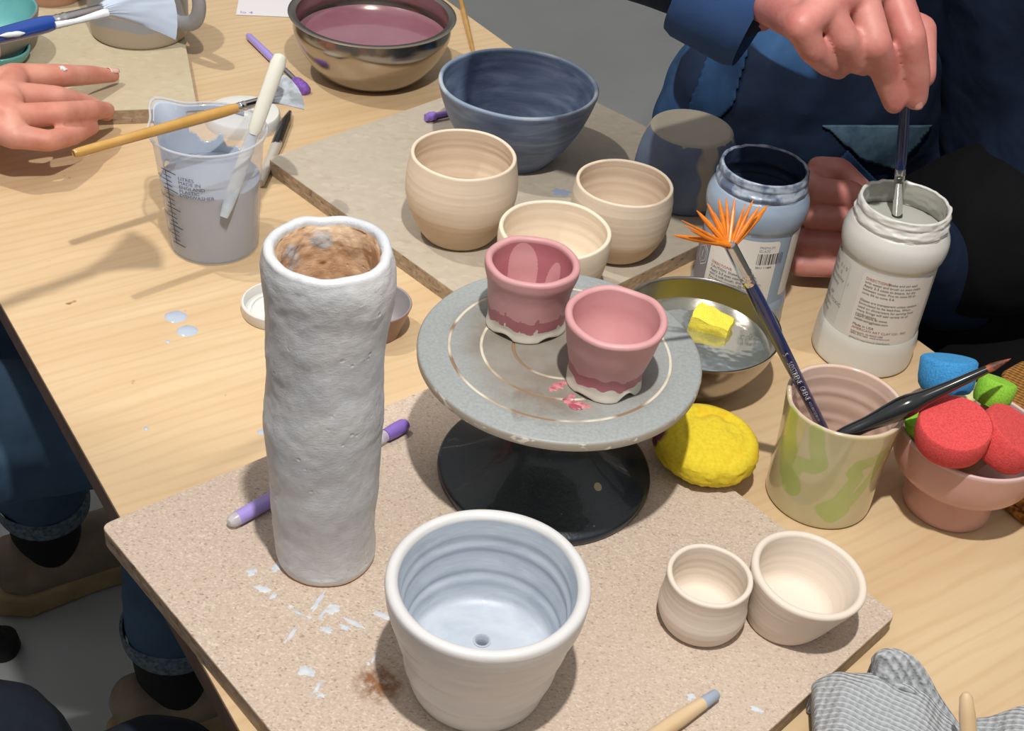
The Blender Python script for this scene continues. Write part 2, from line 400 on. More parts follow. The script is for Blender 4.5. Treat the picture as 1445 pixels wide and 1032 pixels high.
# splatters of pale glaze on the front board
M_SPLAT = simple('dried_glaze_splatter', 'cfd2d6', .6, 'b9c2cc', 200)
sp = [(355, 808, 7, 5), (371, 832, 13, 4), (391, 800, 6, 9), (385, 842, 4, 5), (447, 852, 4, 15), (470, 860, 8, 7), (432, 948, 11, 7), (447, 972, 2.5, 12), (452, 982, 5, 3.5), (411, 896, 3, 12), (500, 880, 16, 3), (540, 869, 15, 4), (487, 886, 8, 3), (460, 890, 9, 4), (420, 866, 8, 2), (436, 872, 5, 2), (975, 984, 6, 5), (1068, 1002, 9, 3), (410, 857, 4, 2), (455, 868, 3, 9), (520, 938, 3, 2), (528, 930, 2, 6)]
L = []
for px, py, a, b in sp:
    p = at(px, py, BZ) - fb.location; s = .00041
    L.append((p.x, p.y, a * s, b * s * 1.35, BZ - TZ, dict(rot=-.35 + .1 * math.sin(px), h=.0005, wob=.55, seg=40)))
for b_ in L: link('glaze_splatter', blobs([b_]), M_SPLAT, fb)
p = at(535, 965, BZ) - fb.location; M_RUST = simple('rust_stain', 'a57c56', .8, '94704e', 300)
t = NT('soft_rust_stain'); tr = t.n('ShaderNodeBsdfTransparent'); mx = t.n('ShaderNodeMixShader'); t.col(lin('8e5f38')); t.set(Roughness=.8)
t.l(t.math('MULTIPLY', t.attr(), t.rampf(t.noise(160, 4), .35, .6)), mx.inputs[0]); t.l(tr.outputs[0], mx.inputs[1]); t.l(t.b.outputs[0], mx.inputs[2]); t.l(mx.outputs[0], t.out.inputs[0])
me = lathe([(0, 0), (.006, .0001), (.016, 0.0)], 24, mask=lambda th, r, z, i: [1, .8, 0][i])
o = link('rust_stain', me, t.m, fb, loc=(p.x, p.y, BZ - TZ + .0001))
p = at(793, 272, BZ) - bb.location
link('glaze_smear', blobs([(p.x, p.y, .008, .006, BZ - TZ, dict(h=.0002, wob=.9))]), simple('blue_smear', '8f9bb4', .8), bb)

# ------------------------------------------------------------------ helpers for pots
def wob(ax=.0, ay=.0, tilt=(0, 0), lean=(0, 0), ell=0, ea=0, rim=0, h=1, nz=0, ns=60, seed=0, inner=None):
    """hand-made irregularity: ellipse, lean, tilted rim and noise"""
    def fn(th, r, z, i):
        k = 1 + ell * math.cos(2 * (th - ea)) * (z / h)
        if nz: k += nz * noise.noise(Vector((math.cos(th) * .03 * ns, math.sin(th) * .03 * ns, z * ns + seed)))
        x, y = r * k * math.cos(th), r * k * math.sin(th)
        s = max(0, z / h); x += lean[0] * s; y += lean[1] * s
        zz = z + s * (tilt[0] * x + tilt[1] * y)
        if rim: zz += s * s * rim * noise.noise(Vector((math.cos(th) * 1.3, math.sin(th) * 1.3, seed + 3.1)))
        return (x, y, zz)
    return fn
def rings(p, amp, per, z0=0, z1=1, idx=None):
    out = []
    for i, (r, z) in enumerate(p):
        if r > .008 and z0 < z < z1 and (idx is None or idx(i, r, z)):
            r += amp * math.sin(2 * PI * z / per + .9 * math.sin(z * 310))
        out.append((r, z))
    return out

# ------------------------------------------------------------------ tall white vase
def vase():
    H_ = .217
    outer = [(.026, 0), (.0292, .003), (.0298, .02), (.0302, .05), (.0318, .09), (.0322, .115), (.0312, .14), (.032, .17), (.0338, .195), (.0335, .207), (.0322, .214)]
    inner = [(.0265, .214), (.0252, .205), (.0262, .19), (.0255, .14), (.024, .06), (.022, .012), (.0, .01)]
    P_ = prof(outer, inner, 16)
    def fn(th, r, z, i):
        c = Vector((math.cos(th), math.sin(th), 0))
        a = noise.fractal(Vector((c.x * .9, c.y * .9, z * 24)), 1, 2, 5)
        b = noise.fractal(Vector((c.x * 4, c.y * 4, z * 110 + 5)), 1, 2, 4)
        inn = r < .0262 and z > .011
        r2 = r + a * .0015 + b * .00022
        if inn: r2 += .0007 * noise.fractal(Vector((c.x * 5, c.y * 5, z * 120)), 1, 2, 4)
        if z < .006: r2 = r + a * .0008
        zz = z + (.0028 * noise.noise(Vector((c.x * 1.8 + 4, c.y * 1.8, 7))) if z > .19 else 0)
        return (r2 * c.x - .0015 * math.sin(z * 22), r2 * c.y, zz)
    n_out = len(catmull([(0, 0, 0)] * len(outer), 16)) + 1
    def mask(th, r, z, i):
        if i < n_out + 8: return 1.0 if z > .0025 else .2
        if z > .2132: return .9
        a = math.degrees(th) % 360
        return .46 if (((a - 150) / 22) ** 2 + ((z - .198) / .009) ** 2 < 1 or ((a - 108) / 16) ** 2 + ((z - .206) / .006) ** 2 < 1) else 0
    me = lathe(P_, 200, fn, mask)
    t = NT('white_underglaze_over_clay'); n = t.noise(70, 5)
    wc = t.mix(t.rampf(t.noise(28, 4), .38, .62), lin('c3c8cf'), lin('cfd2d4')); wc = t.mix(t.rampf(n, .62, .74), wc, lin('bcc4ce'))
    cc = t.mix(t.rampf(t.noise(45, 5), .3, .6), lin('d8b08a'), lin('ecd0b0'))
    a = t.math('ADD', t.attr(), t.math('MULTIPLY', t.math('SUBTRACT', t.noise(90, 3), .5), .5))
    t.col(t.mix(t.rampf(a, .42, .5), cc, wc)); t.set(Roughness=.42)
    v = t.n('ShaderNodeTexVoronoi'); v.inputs['Scale'].default_value = 150; t.l(t.tc.outputs['Object'], v.inputs[0])
    pit = t.math('MULTIPLY', t.rampf(v.outputs['Distance'], .22, .08), t.rampf(t.noise(60, 2), .58, .66))
    b1 = t.bump(t.noise(34, 3, t.coord((1, 1, .7))), .22, .0022); b2 = t.bump(t.noise(330, 6, t.coord((1, 1, 1.8)), .7, .8), .34, .0013, b1)
    t.bump(t.math('SUBTRACT', 1.0, pit), .5, .0014, b2)
    o = link('tall_vase', me, t.m, loc=(-.0982, .539, BZ)); return tag(o, 'tall lumpy white cylinder vase with a bare copper-coloured inside', 'vase')
vase()
# ------------------------------------------------------------------ front white and blue pot
def front_pot():
    outer = [(.033, 0), (.0362, .002), (.040, .016), (.0437, .036), (.0462, .044), (.0478, .054), (.0512, .066), (.0524, .077)]
    inner = [(.0456, .0785), (.0437, .068), (.0422, .055), (.0410, .042), (.0390, .030), (.0345, .0235), (.02, .0215), (.0056, .021), (.0048, .0215)]
    q = prof(outer, inner, 10)
    q = rings(q, .00045, .0125, .024, .07, lambda i, r, z: i > 85)
    q = rings(q, .00035, .017, .01, .06, lambda i, r, z: i <= 75)
    q = q[:-1] + [(.0042, .0220), (.0034, .0212), (.0030, .016), (.0028, .004), (0, .004)]
    n_o = 7 * 10 + 2
    def fn(th, r, z, i):
        k = 1 + .012 * math.cos(2 * th + .5) * z / .08 + .010 * noise.noise(Vector((math.cos(th) * 1.2, math.sin(th) * 1.2, z * 45 + (20 if i > n_o + 5 else 0)))) + (.009 * noise.noise(Vector((math.cos(th) * .8, math.sin(th) * .8, z * 110 + 3))) if i <= n_o and z < .066 else 0)
        sh = .0095 * min(1, max(0, (.021 - r) / .0145)) if i > n_o + 5 else 0
        return (r * k * math.cos(th) + sh * math.sin(.4), r * k * math.sin(th) + sh * math.cos(.4), z + (.0012 * noise.noise(Vector((math.cos(th), math.sin(th), 2))) if z > .06 else 0))
    me = lathe(q, 160, fn, lambda th, r, z, i: 1.0 if i > n_o + 8 else 0.0)
    t = NT('white_and_blue_underglaze'); st = t.noise(24, 5, t.coord((1, 1, 5)))
    A = t.mix(t.rampf(st, .3, .7), lin('cbcbcb'), lin('d6d6d6')); Bc = t.mix(t.rampf(t.noise(26, 5, t.coord((1, 1, 4)), .6, .5), .3, .7), lin('a6b1bd'), lin('c6ced7'))
    t.col(t.mix(t.attr(), A, Bc)); t.set(Roughness=.42, Coat_Weight=.12); t.bump(t.noise(30, 5, t.coord((1, 1, 7))), .3, .0012)
    o = link('plant_pot', me, t.m, loc=(.0, .457, BZ)); o.rotation_euler = (0, 0, .4)
    return tag(o, 'thick-rimmed white pot, pale blue inside with a drain hole, nearest the camera', 'pot')
front_pot()
# ------------------------------------------------------------------ turntable
W0 = Vector((.028, .632, BZ))
wh = thing('turntable', W0, 'banding wheel with a grooved grey disc on a black pedestal', 'turntable')
t = NT('black_hammered_iron'); t.col(t.mix(t.rampf(t.noise(300, 4), .74, .78), lin('14212a'), lin('7f8a8c'))); t.set(Roughness=.3, Coat_Weight=.3); t.bump(t.noise(420, 3), .3, .0006)
M_IRON = t.m
base = [(0, 0)] + [(v.x, v.y) for v in catmull([(.0665, 0, 0), (.0692, .001, 0), (.0697, .004, 0), (.0685, .0062, 0), (.064, .0085, 0), (.056, .0125, 0), (.045, .019, 0), (.034, .027, 0), (.026, .036, 0), (.0225, .05, 0), (.021, .07, 0), (.022, .088, 0), (.03, .0925, 0)], 6)] + [(0, .0925)]
link('pedestal', lathe(base, 128), M_IRON, wh)
zz_ = .0
for k in range(200):
    zz_ = .06 - k * .0003; p = at(843, 687, BZ + zz_) - W0; rr_ = math.hypot(p.x, p.y); zs_ = 0
    for (ra, za), (rb, zb) in zip(base[2:-2], base[3:-1]):
        if rb <= rr_ <= ra: zs_ = za + (zb - za) * (ra - rr_) / (ra - rb + 1e-9)
    if zz_ <= zs_: break
link('clay_speck', lathe([(0, 0), (.003, .0002), (.0028, .0008), (0, .001)], 18), simple('dry_clay', 'b5a98c', .8), wh, loc=(p.x, p.y, zz_ - .0004), rot=(.0, .6, math.atan2(p.y, p.x)))
R_ = .0868; T0, T1 = .0925, .1003
gr = [(.0285, 1), (.048, 2), (.0675, 3)]
pr = [(0, T0), (.082, T0), (.0855, T0 + .0008), (R_, T0 + .002), (R_ + .0002, T1 - .0016), (R_ - .0006, T1 - .0004), (R_ - .0018, T1)]
r = R_ - .004
for g, _ in gr[::-1]:
    pr += [(g + .0011, T1), (g + .0006, T1 - .0005), (g - .0006, T1 - .0005), (g - .0011, T1)]
pr.append((.012, T1)); pr.append((0, T1))
t = NT('grey_cast_disc'); n = t.noise(26, 5); n2 = t.noise(500, 3); xyz = t.sep()
rad = t.math('SQRT', t.math('ADD', t.math('MULTIPLY', xyz[0], xyz[0]), t.math('MULTIPLY', xyz[1], xyz[1])))
c = t.mix(t.rampf(n2, .3, .7), lin('8e9494'), lin('9da3a3'))
inner = t.math('MULTIPLY', t.rampf(t.math('ADD', rad, t.math('MULTIPLY', n, .03)), .062, .088), 1.0)
brown = t.mix(t.rampf(n, .35, .6), lin('7d766b'), lin('8f8c85'))
c = t.mix(inner, brown, c)
c = t.mix(t.math('MULTIPLY', t.rampf(t.noise(14, 6, None, .65, 1.5), .56, .66), .5), c, lin('6f5b45'))
for g, _ in gr:
    dlt = t.math('ABSOLUTE', t.math('SUBTRACT', rad, g)); msk = t.rampf(dlt, .0011, .0007)
    c = t.mix(msk, c, t.mix(t.rampf(t.noise(22, 2), .46, .56), lin('cfc9b8'), lin('8a6f55')))
side = t.rampf(rad, .0862, .0866)
sc = t.mix(t.rampf(t.noise(60, 4, t.coord((1, 1, 2)), .6, 1), .55, .62), lin('9c9486'), lin('cfc8bc'))
c = t.mix(side, c, sc); t.col(c); t.set(Roughness=.5); t.bump(n2, .3, .0004)
link('disc', lathe(pr, 160), t.m, wh, smooth=True)
M_PINK = simple('pink_glaze_spot', 'd08f94', .5, 'a54e5a', 260)
DZ = W0.z + T1
L = []
for px, py, a, b in ((787, 545, 8, 7), (795, 541, 6, 4), (779, 549, 5, 3), (811, 570, 17, 6), (806, 560, 5, 6), (824, 573, 9, 4), (799, 565, 5, 3)):
    p = at(px, py, DZ) - W0; L.append((p.x, p.y, a * .00046, b * .0006, T1, dict(h=.0004, wob=.9, rot=-.3, seg=24)))
for b_ in L: link('glaze_spill', blobs([b_]), M_PINK, wh)
p1 = at(812, 575, DZ) - W0; link('glaze_spill', blobs([(p1.x, p1.y, .0042, .0026, T1 + .0003, dict(h=.0005, wob=.5, rot=-.3))]), simple('dark_rose_spot', 'a24f5c', .4), wh)
# ------------------------------------------------------------------ pink cups on the turntable
def pink_cup(name, loc, rim, base_r, h, label, flare, seed, ell, lean, rot):
    o_ = [(base_r * .9, .0003), (base_r * 1.0, .0008), (base_r * .985, .006), (base_r * 1.0, .012)]
    if flare: o_ += [(base_r * 1.02, .02), (base_r * 1.05, .028), (base_r * 1.10, .034), (rim * .985, .039), (rim, h - .0035)]
    else: o_ += [(base_r * 1.06, .018), (base_r * 1.18, .028), (rim * .93, .037), (rim, h - .004)]
    i_ = [(rim - .0046, h - .003), (rim - .0054, h - .010), (rim - .0075, .028), (base_r - .006, .014), (base_r * .5, .007), (0, .0065)]
    P_ = prof(o_, i_, 24); no = (len(o_) - 1) * 24 + 2
    def fn(th, r, z, i):
        k = 1 + ell * math.cos(2 * th + seed) * z / h + .022 * noise.noise(Vector((math.cos(th) * .6, math.sin(th) * .6, z * 40 + seed)))
        zz = z
        if i <= no and z < .009:
            lobe = math.cos(5 * th + seed) ; s = 1 - z / .009
            k += .03 * s * max(lobe, -.2) * (1 + .6 * math.sin(th * 2 + seed)); zz = z + .0034 * s * max(0, -lobe) * (1 + .5 * math.sin(th * 3))
        s = z / h
        return (r * k * math.cos(th) + lean[0] * s, r * k * math.sin(th) + lean[1] * s, zz + s ** 3 * .0018 * noise.noise(Vector((math.cos(th) * 1.5, math.sin(th) * 1.5, seed))))
    def mask(th, r, z, i):
        if i > no + 8:   # inside: thin second coat, darker where it pooled
            if not flare: return .9
            a = math.degrees(th) % 360
            pale = ((a - 106) / 28) ** 2 + ((z - .020) / .0225) ** 2 < 1 or ((a - 45) / 17) ** 2 + ((z - .014) / .021) ** 2 < 1 or r < rim - .0105 and z < .012 or z > h - .004
            return .9 if pale or 190 < a < 350 else .62
        zz = z + .0034 * noise.noise(Vector((math.cos(th) * 3, math.sin(th) * 3, seed))) - .004 * max(0, noise.noise(Vector((math.cos(th) * 7, math.sin(th) * 7, seed + 5))) - .25) * 4
        if zz < .0085: return .1
        if zz < .0165: return .62
        return .9
    me = lathe(P_, 240, fn, mask)
    t = NT('pink_underglaze'); nv = t.rampf(t.noise(40, 4), .3, .7); a = t.attr()
    pk = t.mix(nv, lin('c69092'), lin('cd9c9d')); dk = t.mix(nv, lin('a8666f'), lin('b07179')); wh_ = t.mix(nv, lin('cbc5b6'), lin('d8d3c8'))
    c = t.mix(t.rampf(a, .72, .80), dk, pk); c = t.mix(t.rampf(a, .36, .40), wh_, c)
    t.col(c); t.set(Roughness=.5); t.bump(t.noise(70, 5), .22, .0009)
    o = link(name, me, t.m, loc=loc, rot=(0, 0, rot)); return tag(o, label, 'cup')
pink_cup('pinch_cup', (.0055, .6575, DZ), .0288, .0245, .047, 'pink cup with a flared lip and dripping rose band, at the back of the turntable', True, 1.3, .02, (0, 0), 0)
pink_cup('pinch_cup', (.0545, .606, DZ), .0302, .0222, .049, 'pink cup tapering to a ragged white foot, at the front of the turntable', False, 4.2, .025, (.002, 0), .6)
# ------------------------------------------------------------------ cream cups
def cream(name, loc, o_, i_, zl, label, cat='cup', lo='cdb496', hi='dccbb6', h=.06, rimc=None, lean=(0, 0), tilt=(0, 0), ell=.0, ea=0, rough=.6, ring=.00014, group=None, per=.009):
    P_ = prof(o_, i_, 10); no = (len(o_) - 1) * 10 + 2
    P_ = rings(P_, ring, per, .008, h * .9, lambda i, r, z: i > no + 10)
    P_ = rings(P_, ring * .35, per * .7, .006, h * .85, lambda i, r, z: i <= no)
    me = lathe(P_, 128, wob(lean=lean, tilt=tilt, ell=ell, ea=ea, h=h, nz=.008, ns=30, seed=loc[0] * 50, rim=.0008))
    o = link(name, me, m_two(name + '_slip', lo, hi, zl, .0016, 30, rough), loc=loc); return tag(o, label, cat, group)
def off(pts, d, top, floor=.006):
    return [(r - d, z) for r, z in pts]
cream('tumbler', (-.0562, .9135, BZ), [(.024, 0), (.0285, .0015), (.0345, .010), (.042, .027), (.0453, .043), (.0448, .057), (.0430, .068), (.0422, .073)], [(.0390, .0735), (.0398, .066), (.0412, .055), (.0408, .04), (.036, .022), (.028, .009), (0, .007)], .0315, 'largest cream cup, half dipped in paler slip, in front of the blue bowl', h=.075)
cream('tumbler', (.0213, .8343, BZ), [(.019, 0), (.022, .001), (.029, .008), (.0375, .023), (.0418, .04), (.0428, .054), (.0424, .0615)], [(.0390, .062), (.0392, .054), (.0385, .04), (.034, .022), (.026, .010), (0, .007)], -.01, 'pale cream cup partly hidden behind the flared pink cup', h=.063, hi='e2d4c0', lo='e2d4c0')
cream('tumbler', (.074, .916, BZ), [(.021, 0), (.0255, .0012), (.032, .008), (.0385, .022), (.0408, .037), (.0408, .05), (.0398, .058), (.0392, .062)], [(.0362, .0625), (.037, .055), (.0378, .045), (.036, .028), (.03, .013), (.022, .0075), (0, .0065)], .0235, 'cream cup with a tan lower band, right of the other two cream cups', h=.064)
cream('tumbler', (.1247, .519, BZ), [(.0195, 0), (.0222, .001), (.0252, .008), (.0258, .014), (.0248, .021), (.0243, .030), (.0247, .036)], [(.0214, .0365), (.0212, .03), (.0214, .018), (.019, .010), (.012, .0075), (0, .007)], -.01, 'smaller of the two off-white cups at the right of the front board', h=.038, hi='dcd0c2', lo='dcd0c2', ring=.00008, per=.006)
cream('tumbler', (.1745, .5265, BZ), [(.019, 0), (.0216, .001), (.0252, .009), (.0285, .020), (.0318, .031), (.0336, .0375)], [(.0290, .038), (.0282, .033), (.0262, .022), (.0225, .012), (.014, .0085), (0, .008)], -.01, 'larger, lopsided off-white cup leaning outward near the board corner', h=.042, hi='dcd0c2', lo='dcd0c2', lean=(.0085, .001), tilt=(-.09, .03), ring=.00006, per=.006)
# ------------------------------------------------------------------ blue bowl
def blue_bowl():
    o_ = [(.031, 0), (.0352, .001), (.0385, .006), (.049, .019), (.0600, .038), (.0665, .054), (.0705, .068), (.0712, .0715)]
    i_ = [(.0672, .072), (.0662, .066), (.0628, .054), (.056, .037), (.045, .018), (.032, .009), (0, .007)]
    P_ = prof(o_, i_, 10); no = 72
    P_ = rings(P_, .00018, .012, .012, .064, lambda i, r, z: i > no + 10)
    me = lathe(P_, 160, wob(nz=.006, ns=20, h=.072, rim=.0012, seed=3), lambda th, r, z, i: (1 if no - 2 <= i <= no + 9 else 0))
    t = NT('blue_brushed_underglaze'); st = t.noise(16, 5, t.coord((1, 1, 5)), .6, .6)
    c = t.ramp(st, [(.28, lin('46546c')), (.5, lin('61718e')), (.75, lin('8494a8'))])
    rimn = t.math('MULTIPLY', t.attr(), t.rampf(t.noise(14, 3), .46, .6)); c = t.mix(t.math('MULTIPLY', t.attr(), .45), c, lin('8ea0b4')); c = t.mix(rimn, c, lin('b5bcc2'))
    t.col(c); t.set(Roughness=.5, Coat_Weight=.1); t.bump(t.noise(22, 4, t.coord((1, 1, 6))), .25, .0008)
    return tag(link('bowl', me, t.m, loc=(-.021, 1.058, BZ)), 'wide blue brushed clay bowl on the grey board', 'bowl')
blue_bowl()
# ------------------------------------------------------------------ upside-down blue cup
def up_cup():
    P_ = [(0, .002), (.035, .002), (.0395, 0), (.0415, .0008)] + [(v.x, v.y) for v in catmull([(.0425, .002, 0), (.0448, .014, 0), (.0445, .028, 0), (.0422, .044, 0), (.0385, .058, 0), (.0362, .0635, 0), (.0338, .0655, 0)], 8)] + [(.030, .0652), (.012, .065), (0, .065)]
    def mask(th, r, z, i):
        a = math.degrees(th) % 360; d = abs((a - 292 + 180) % 360 - 180)
        band = 1 - d / 16 + .9 * noise.noise(Vector((th * 3, z * 60, 1)))
        top = 1 if r < .0342 and z > .064 else 0
        drip = 1 if z > .0655 - .012 * max(0, noise.noise(Vector((math.cos(th) * 4, math.sin(th) * 4, 2))) - .1) * 2.4 - .0018 else 0
        return max(top, drip, min(1, max(0, band)) if z > .006 else 0)
    me = lathe(P_, 180, wob(nz=.008, ns=20, h=.066), mask)
    m = m_mask('blue_wash_over_bisque', '5d6a86', 'b5ac9c', .6, .35, .65, .5, 60, c0b='7585a0', c1b='aaa494', vscale=26, bump=.3, bscale=60)
    return tag(link('tumbler', me, m, loc=(.1326, 1.0227, BZ)), 'blue washed cup standing upside down with its bare base up', 'cup')
up_cup()
# ------------------------------------------------------------------ jars
def text_mesh(body, size, bend=None, align='LEFT', ext=.00012, spacing=1.0):
    cu = bpy.data.curves.new('t', 'FONT'); cu.body = body; cu.size = size; cu.align_x = align; cu.extrude = 0; cu.space_line = spacing; cu.resolution_u = 2
    o = bpy.data.objects.new('t', cu); C.objects.link(o); dg = bpy.context.evaluated_depsgraph_get(); dg.update()
    me = bpy.data.meshes.new_from_object(o.evaluated_get(dg)); bpy.data.objects.remove(o); me.materials.clear()
    if bend:
        for v in me.vertices: v.co = bend(v.co)
    return me
def wrap(R, a0, z0):
    def f(co):
        a = a0 + co.x / R; rr = R(co.y) if callable(R) else R
        return Vector((rr * math.cos(a), rr * math.sin(a), z0 + co.y))
    return f
def patch(R, a0, a1, z0, z1, rc=.003, n=28, off=0.0):
    """label wrapped on a cylinder with rounded corners"""
    w = (a1 - a0) * R; h = z1 - z0; pts = []
    for cx, cy, s in ((w - rc, h - rc, 0), (rc, h - rc, 1), (rc, rc, 2), (w - rc, rc, 3)):
        for k in range(6):
            a = PI / 2 * (s + k / 5); pts.append((cx + rc * math.cos(a), cy + rc * math.sin(a)))
    bm = bmesh.new(); f = bm.faces.new([bm.verts.new((x, y, 0)) for x, y in pts])
    for k in range(1, n):
        x = w * k / n
        bmesh.ops.bisect_plane(bm, geom=bm.verts[:] + bm.edges[:] + bm.faces[:], plane_co=(x, 0, 0), plane_no=(1, 0, 0))
    for v in bm.verts:
        a = a0 + v.co.x / R; v.co = Vector(((R + off) * math.cos(a), (R + off) * math.sin(a), z0 + v.co.y))
    return bm_mesh(bm)
JO = [(.034, 0), (.0372, .001), (.0385, .005), (.0383, .021), (.0377, .027), (.0368, .031), (.0363, .036), (.0358, .086), (.0356, .0905), (.0362, .093), (.0378, .097), (.0388, .104), (.0380, .111), (.0350, .117), (.0336, .1185), (.0345, .1205), (.0348, .1225), (.0336, .1245), (.0330, .127), (.0336, .129), (.0330, .1325)]
JI = [(.0305, .133), (.0300, .126), (.0305, .12), (.034, .113), (.0345, .1), (.0342, .08), (.034, .03), (.03, .022), (0, .021)]
def jar(loc, label, m, m_in, level, rimw):
    j = thing('glaze_jar', loc, label, 'jar')
    P_ = prof(JO, JI, 5); no = (len(JO) - 1) * 5 + 2
    def fn(th, r, z, i):
        w = 0
        if z > .118 and r > .0295: w = rimw * (noise.noise(Vector((math.cos(th) * 4, math.sin(th) * 4, z * 300))) + .4 * noise.noise(Vector((math.cos(th) * 9, math.sin(th) * 9, z * 500))))
        return ((r + w) * math.cos(th), (r + w) * math.sin(th), z + w * .8)
    link('jar_body', lathe(P_, 120, fn, lambda th, r, z, i: 1.0 if i > no + 7 else (.5 if z > .1185 else 0)), m, j)
    link('glaze', lathe([(0, level), (.02, level), (.0335, level + .0004)], 64), m_in, j)
    return j
t = NT('blue_jar_plastic'); a = t.attr(); nn = t.noise(90, 4)
c = t.mix(t.rampf(a, .2, .3), lin('8d9db0'), t.mix(t.rampf(nn, .4, .6), lin('55637c'), lin('a5b2c2'))); c = t.mix(t.rampf(a, .7, .8), c, lin('2c3850'))
t.col(c); t.set(Roughness=.3, Coat_Weight=.2); M_BJAR = t.m
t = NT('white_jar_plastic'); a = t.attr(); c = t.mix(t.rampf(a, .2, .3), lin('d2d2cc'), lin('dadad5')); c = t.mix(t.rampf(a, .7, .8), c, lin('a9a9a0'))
t.col(c); t.set(Roughness=.3, Coat_Weight=.25); t.b.inputs['Subsurface Weight'].default_value = .12; t.b.inputs['Subsurface Radius'].default_value = (.01, .01, .01); t.b.inputs['Subsurface Scale'].default_value = .5; M_WJAR = t.m
bj = jar((.1705, .8627, TZ), 'blue-grey glaze jar without a lid, between the upturned cup and the white jar', M_BJAR, simple('dark_blue_glaze', '2f3c55', .12, coat=.9), .108, .0006)
wj = jar((.2695, .830, TZ), 'white glaze jar without a lid, with a brush standing in it', M_WJAR, simple('milky_white_glaze', 'b9bab2', .15, coat=.8), .113, .0009)
RL = .0362
def lines(j, part, rows, size, a0, z0, m, R=RL, step=None, off=.00035):
    me = text_mesh('\n'.join(rows), size, wrap(R + off, a0, z0), spacing=step or 1.0); return link(part, me, m, j, smooth=False)
vw = math.atan2(-.83, -.27)
lab = link('paper_label', patch(RL, vw - .38, vw + 1.22, .031, .089, off=.00015), M_LABEL, wj)
tag(lab, 'white printed paper label')
a = vw - .30
link('print', text_mesh('DIRECTIONS:', .0031, wrap(RL + .0004, a, .0835)), M_INKR, lab, smooth=False)
lines(lab, 'print', ['                     Shake and stir well', 'with water and brush on even coats.', 'Apply 2-3 coats to bisque, let dry', 'between coats. Fire to cone 05 or', 'cone 04 to cone 5-6.', '', 'Glazes are transparent unless opaque,', 'formulated to be lead-free. When', 'used on dinnerware for serving food', 'many firings will add variety to all', 'combinations.'], .0029, a, .0835, M_INK, step=1.05)
lines(lab, 'print', ['Learn more at www.', 'celebratingglazes.com'], .0029, a, .0515, M_INK)
lines(lab, 'print', ['Made in USA'], .0030, a, .0435, M_INK)
lines(lab, 'print', ['AMERICAN ART CLAY CO., INC.'], .0030, a, .0405, M_INKR)
lines(lab, 'print', ['Indianapolis, IN 46222 USA', '(800) 374-1600  www.amaco.com', '', 'AMACO International Distributors', 'The Hague, Customer Warehouse B.V.'], .0022, a, .0377, M_INK, step=.9)
lab2 = link('paper_label', patch(RL, vw - 1.5, vw - .72, .031, .089, off=.00015), simple('clear_label', 'cbc9c2', .4), wj)
tag(lab2, 'pale side label')
lines(lab2, 'print', ['HMIS   0 1 0', 'Health   0', 'Flammability   1', 'Reactivity', '', 'CL   AP', 'NON-TOXIC', 'one pint', '16 fl oz'], .0044, vw - 1.38, .080, simple('faint_print', '8a8884', .7), step=1.15)
vb = math.atan2(-.8627, -.1705)
lab = link('paper_label', patch(RL, vb - .80, vb + .72, .031, .089, off=.00015), M_LABEL, bj)
tag(lab, 'white printed paper label with a barcode')
a = vb - .68
link('print', text_mesh('DIRECTIONS:', .0031, wrap(RL + .0004, a, .060)), M_INKR, lab, smooth=False)
lines(lab, 'print', ['CAUTION: Shake before use.', 'Apply 2-3 even coats to bisque', 'with a soft brush, drying between.', 'Fire slowly to cone 05-06 as a', 'DINNERWARE SAFE', 'glaze when used as directed', 'Contents 472 ml (16 fl oz)'], .0031, a, .0565, M_INK, step=1.05)
lines(lab, 'print', ['SKU 11484'], .0028, a + .95, .0655, M_INK)
lines(lab, 'print', ['PREMIUM', 'GLAZE'], .003, a + .95, .083, simple('grey_print', '8f949c', .7))
V = []; Fs = []; x = .0
random.seed(3)
for k in range(16):
    w = random.choice((.0004, .0004, .0008, .0012)); a_ = a + .95 + x / RL; b_ = a_ + w / RL; nV = len(V); R2 = RL + .0004
    for ang, z in ((a_, .069), (b_, .069), (b_, .0785), (a_, .0785)): V.append((R2 * math.cos(ang), R2 * math.sin(ang), z))
    Fs.append((nV, nV + 1, nV + 2, nV + 3)); x += w + random.choice((.0004, .0006, .0009))
link('barcode', pydata(V, Fs), M_INK, lab, smooth=False)
lab2 = link('front_label', patch(RL, vb - 1.9, vb - .82, .031, .076, off=.00015), simple('slate_label', '7d7a80', .5), bj)
tag(lab2, 'slate grey label with a white hexagon mark')
def hexring(R, a0, z0, r0, r1):
    V = []; Fs = []
    for k in range(6):
        for rr in (r0, r1):
            x, y = rr * .72 * math.sin(PI / 3 * k), rr * math.cos(PI / 3 * k); V.append((R * math.cos(a0 + x / R), R * math.sin(a0 + x / R), z0 + y))
    for k in range(6):
        a_, b_ = 2 * k, 2 * ((k + 1) % 6); Fs.append((a_, a_ + 1, b_ + 1, b_))
    return pydata(V, Fs)
link('hexagon_mark', hexring(RL + .0004, vb - 1.02, .060, .0105, .0095), M_INKW, lab2, smooth=False)
link('hexagon_mark', hexring(RL + .0004, vb - 1.02, .060, .0075, .0068), M_INKW, lab2, smooth=False)
link('print', text_mesh('1', .009, wrap(RL + .0004, vb - 1.09, .0565)), M_INKW, lab2, smooth=False)
lab3 = link('paper_label', patch(RL, vb + 1.02, vb + 1.5, .036, .092, off=.00015), M_LABEL, bj)
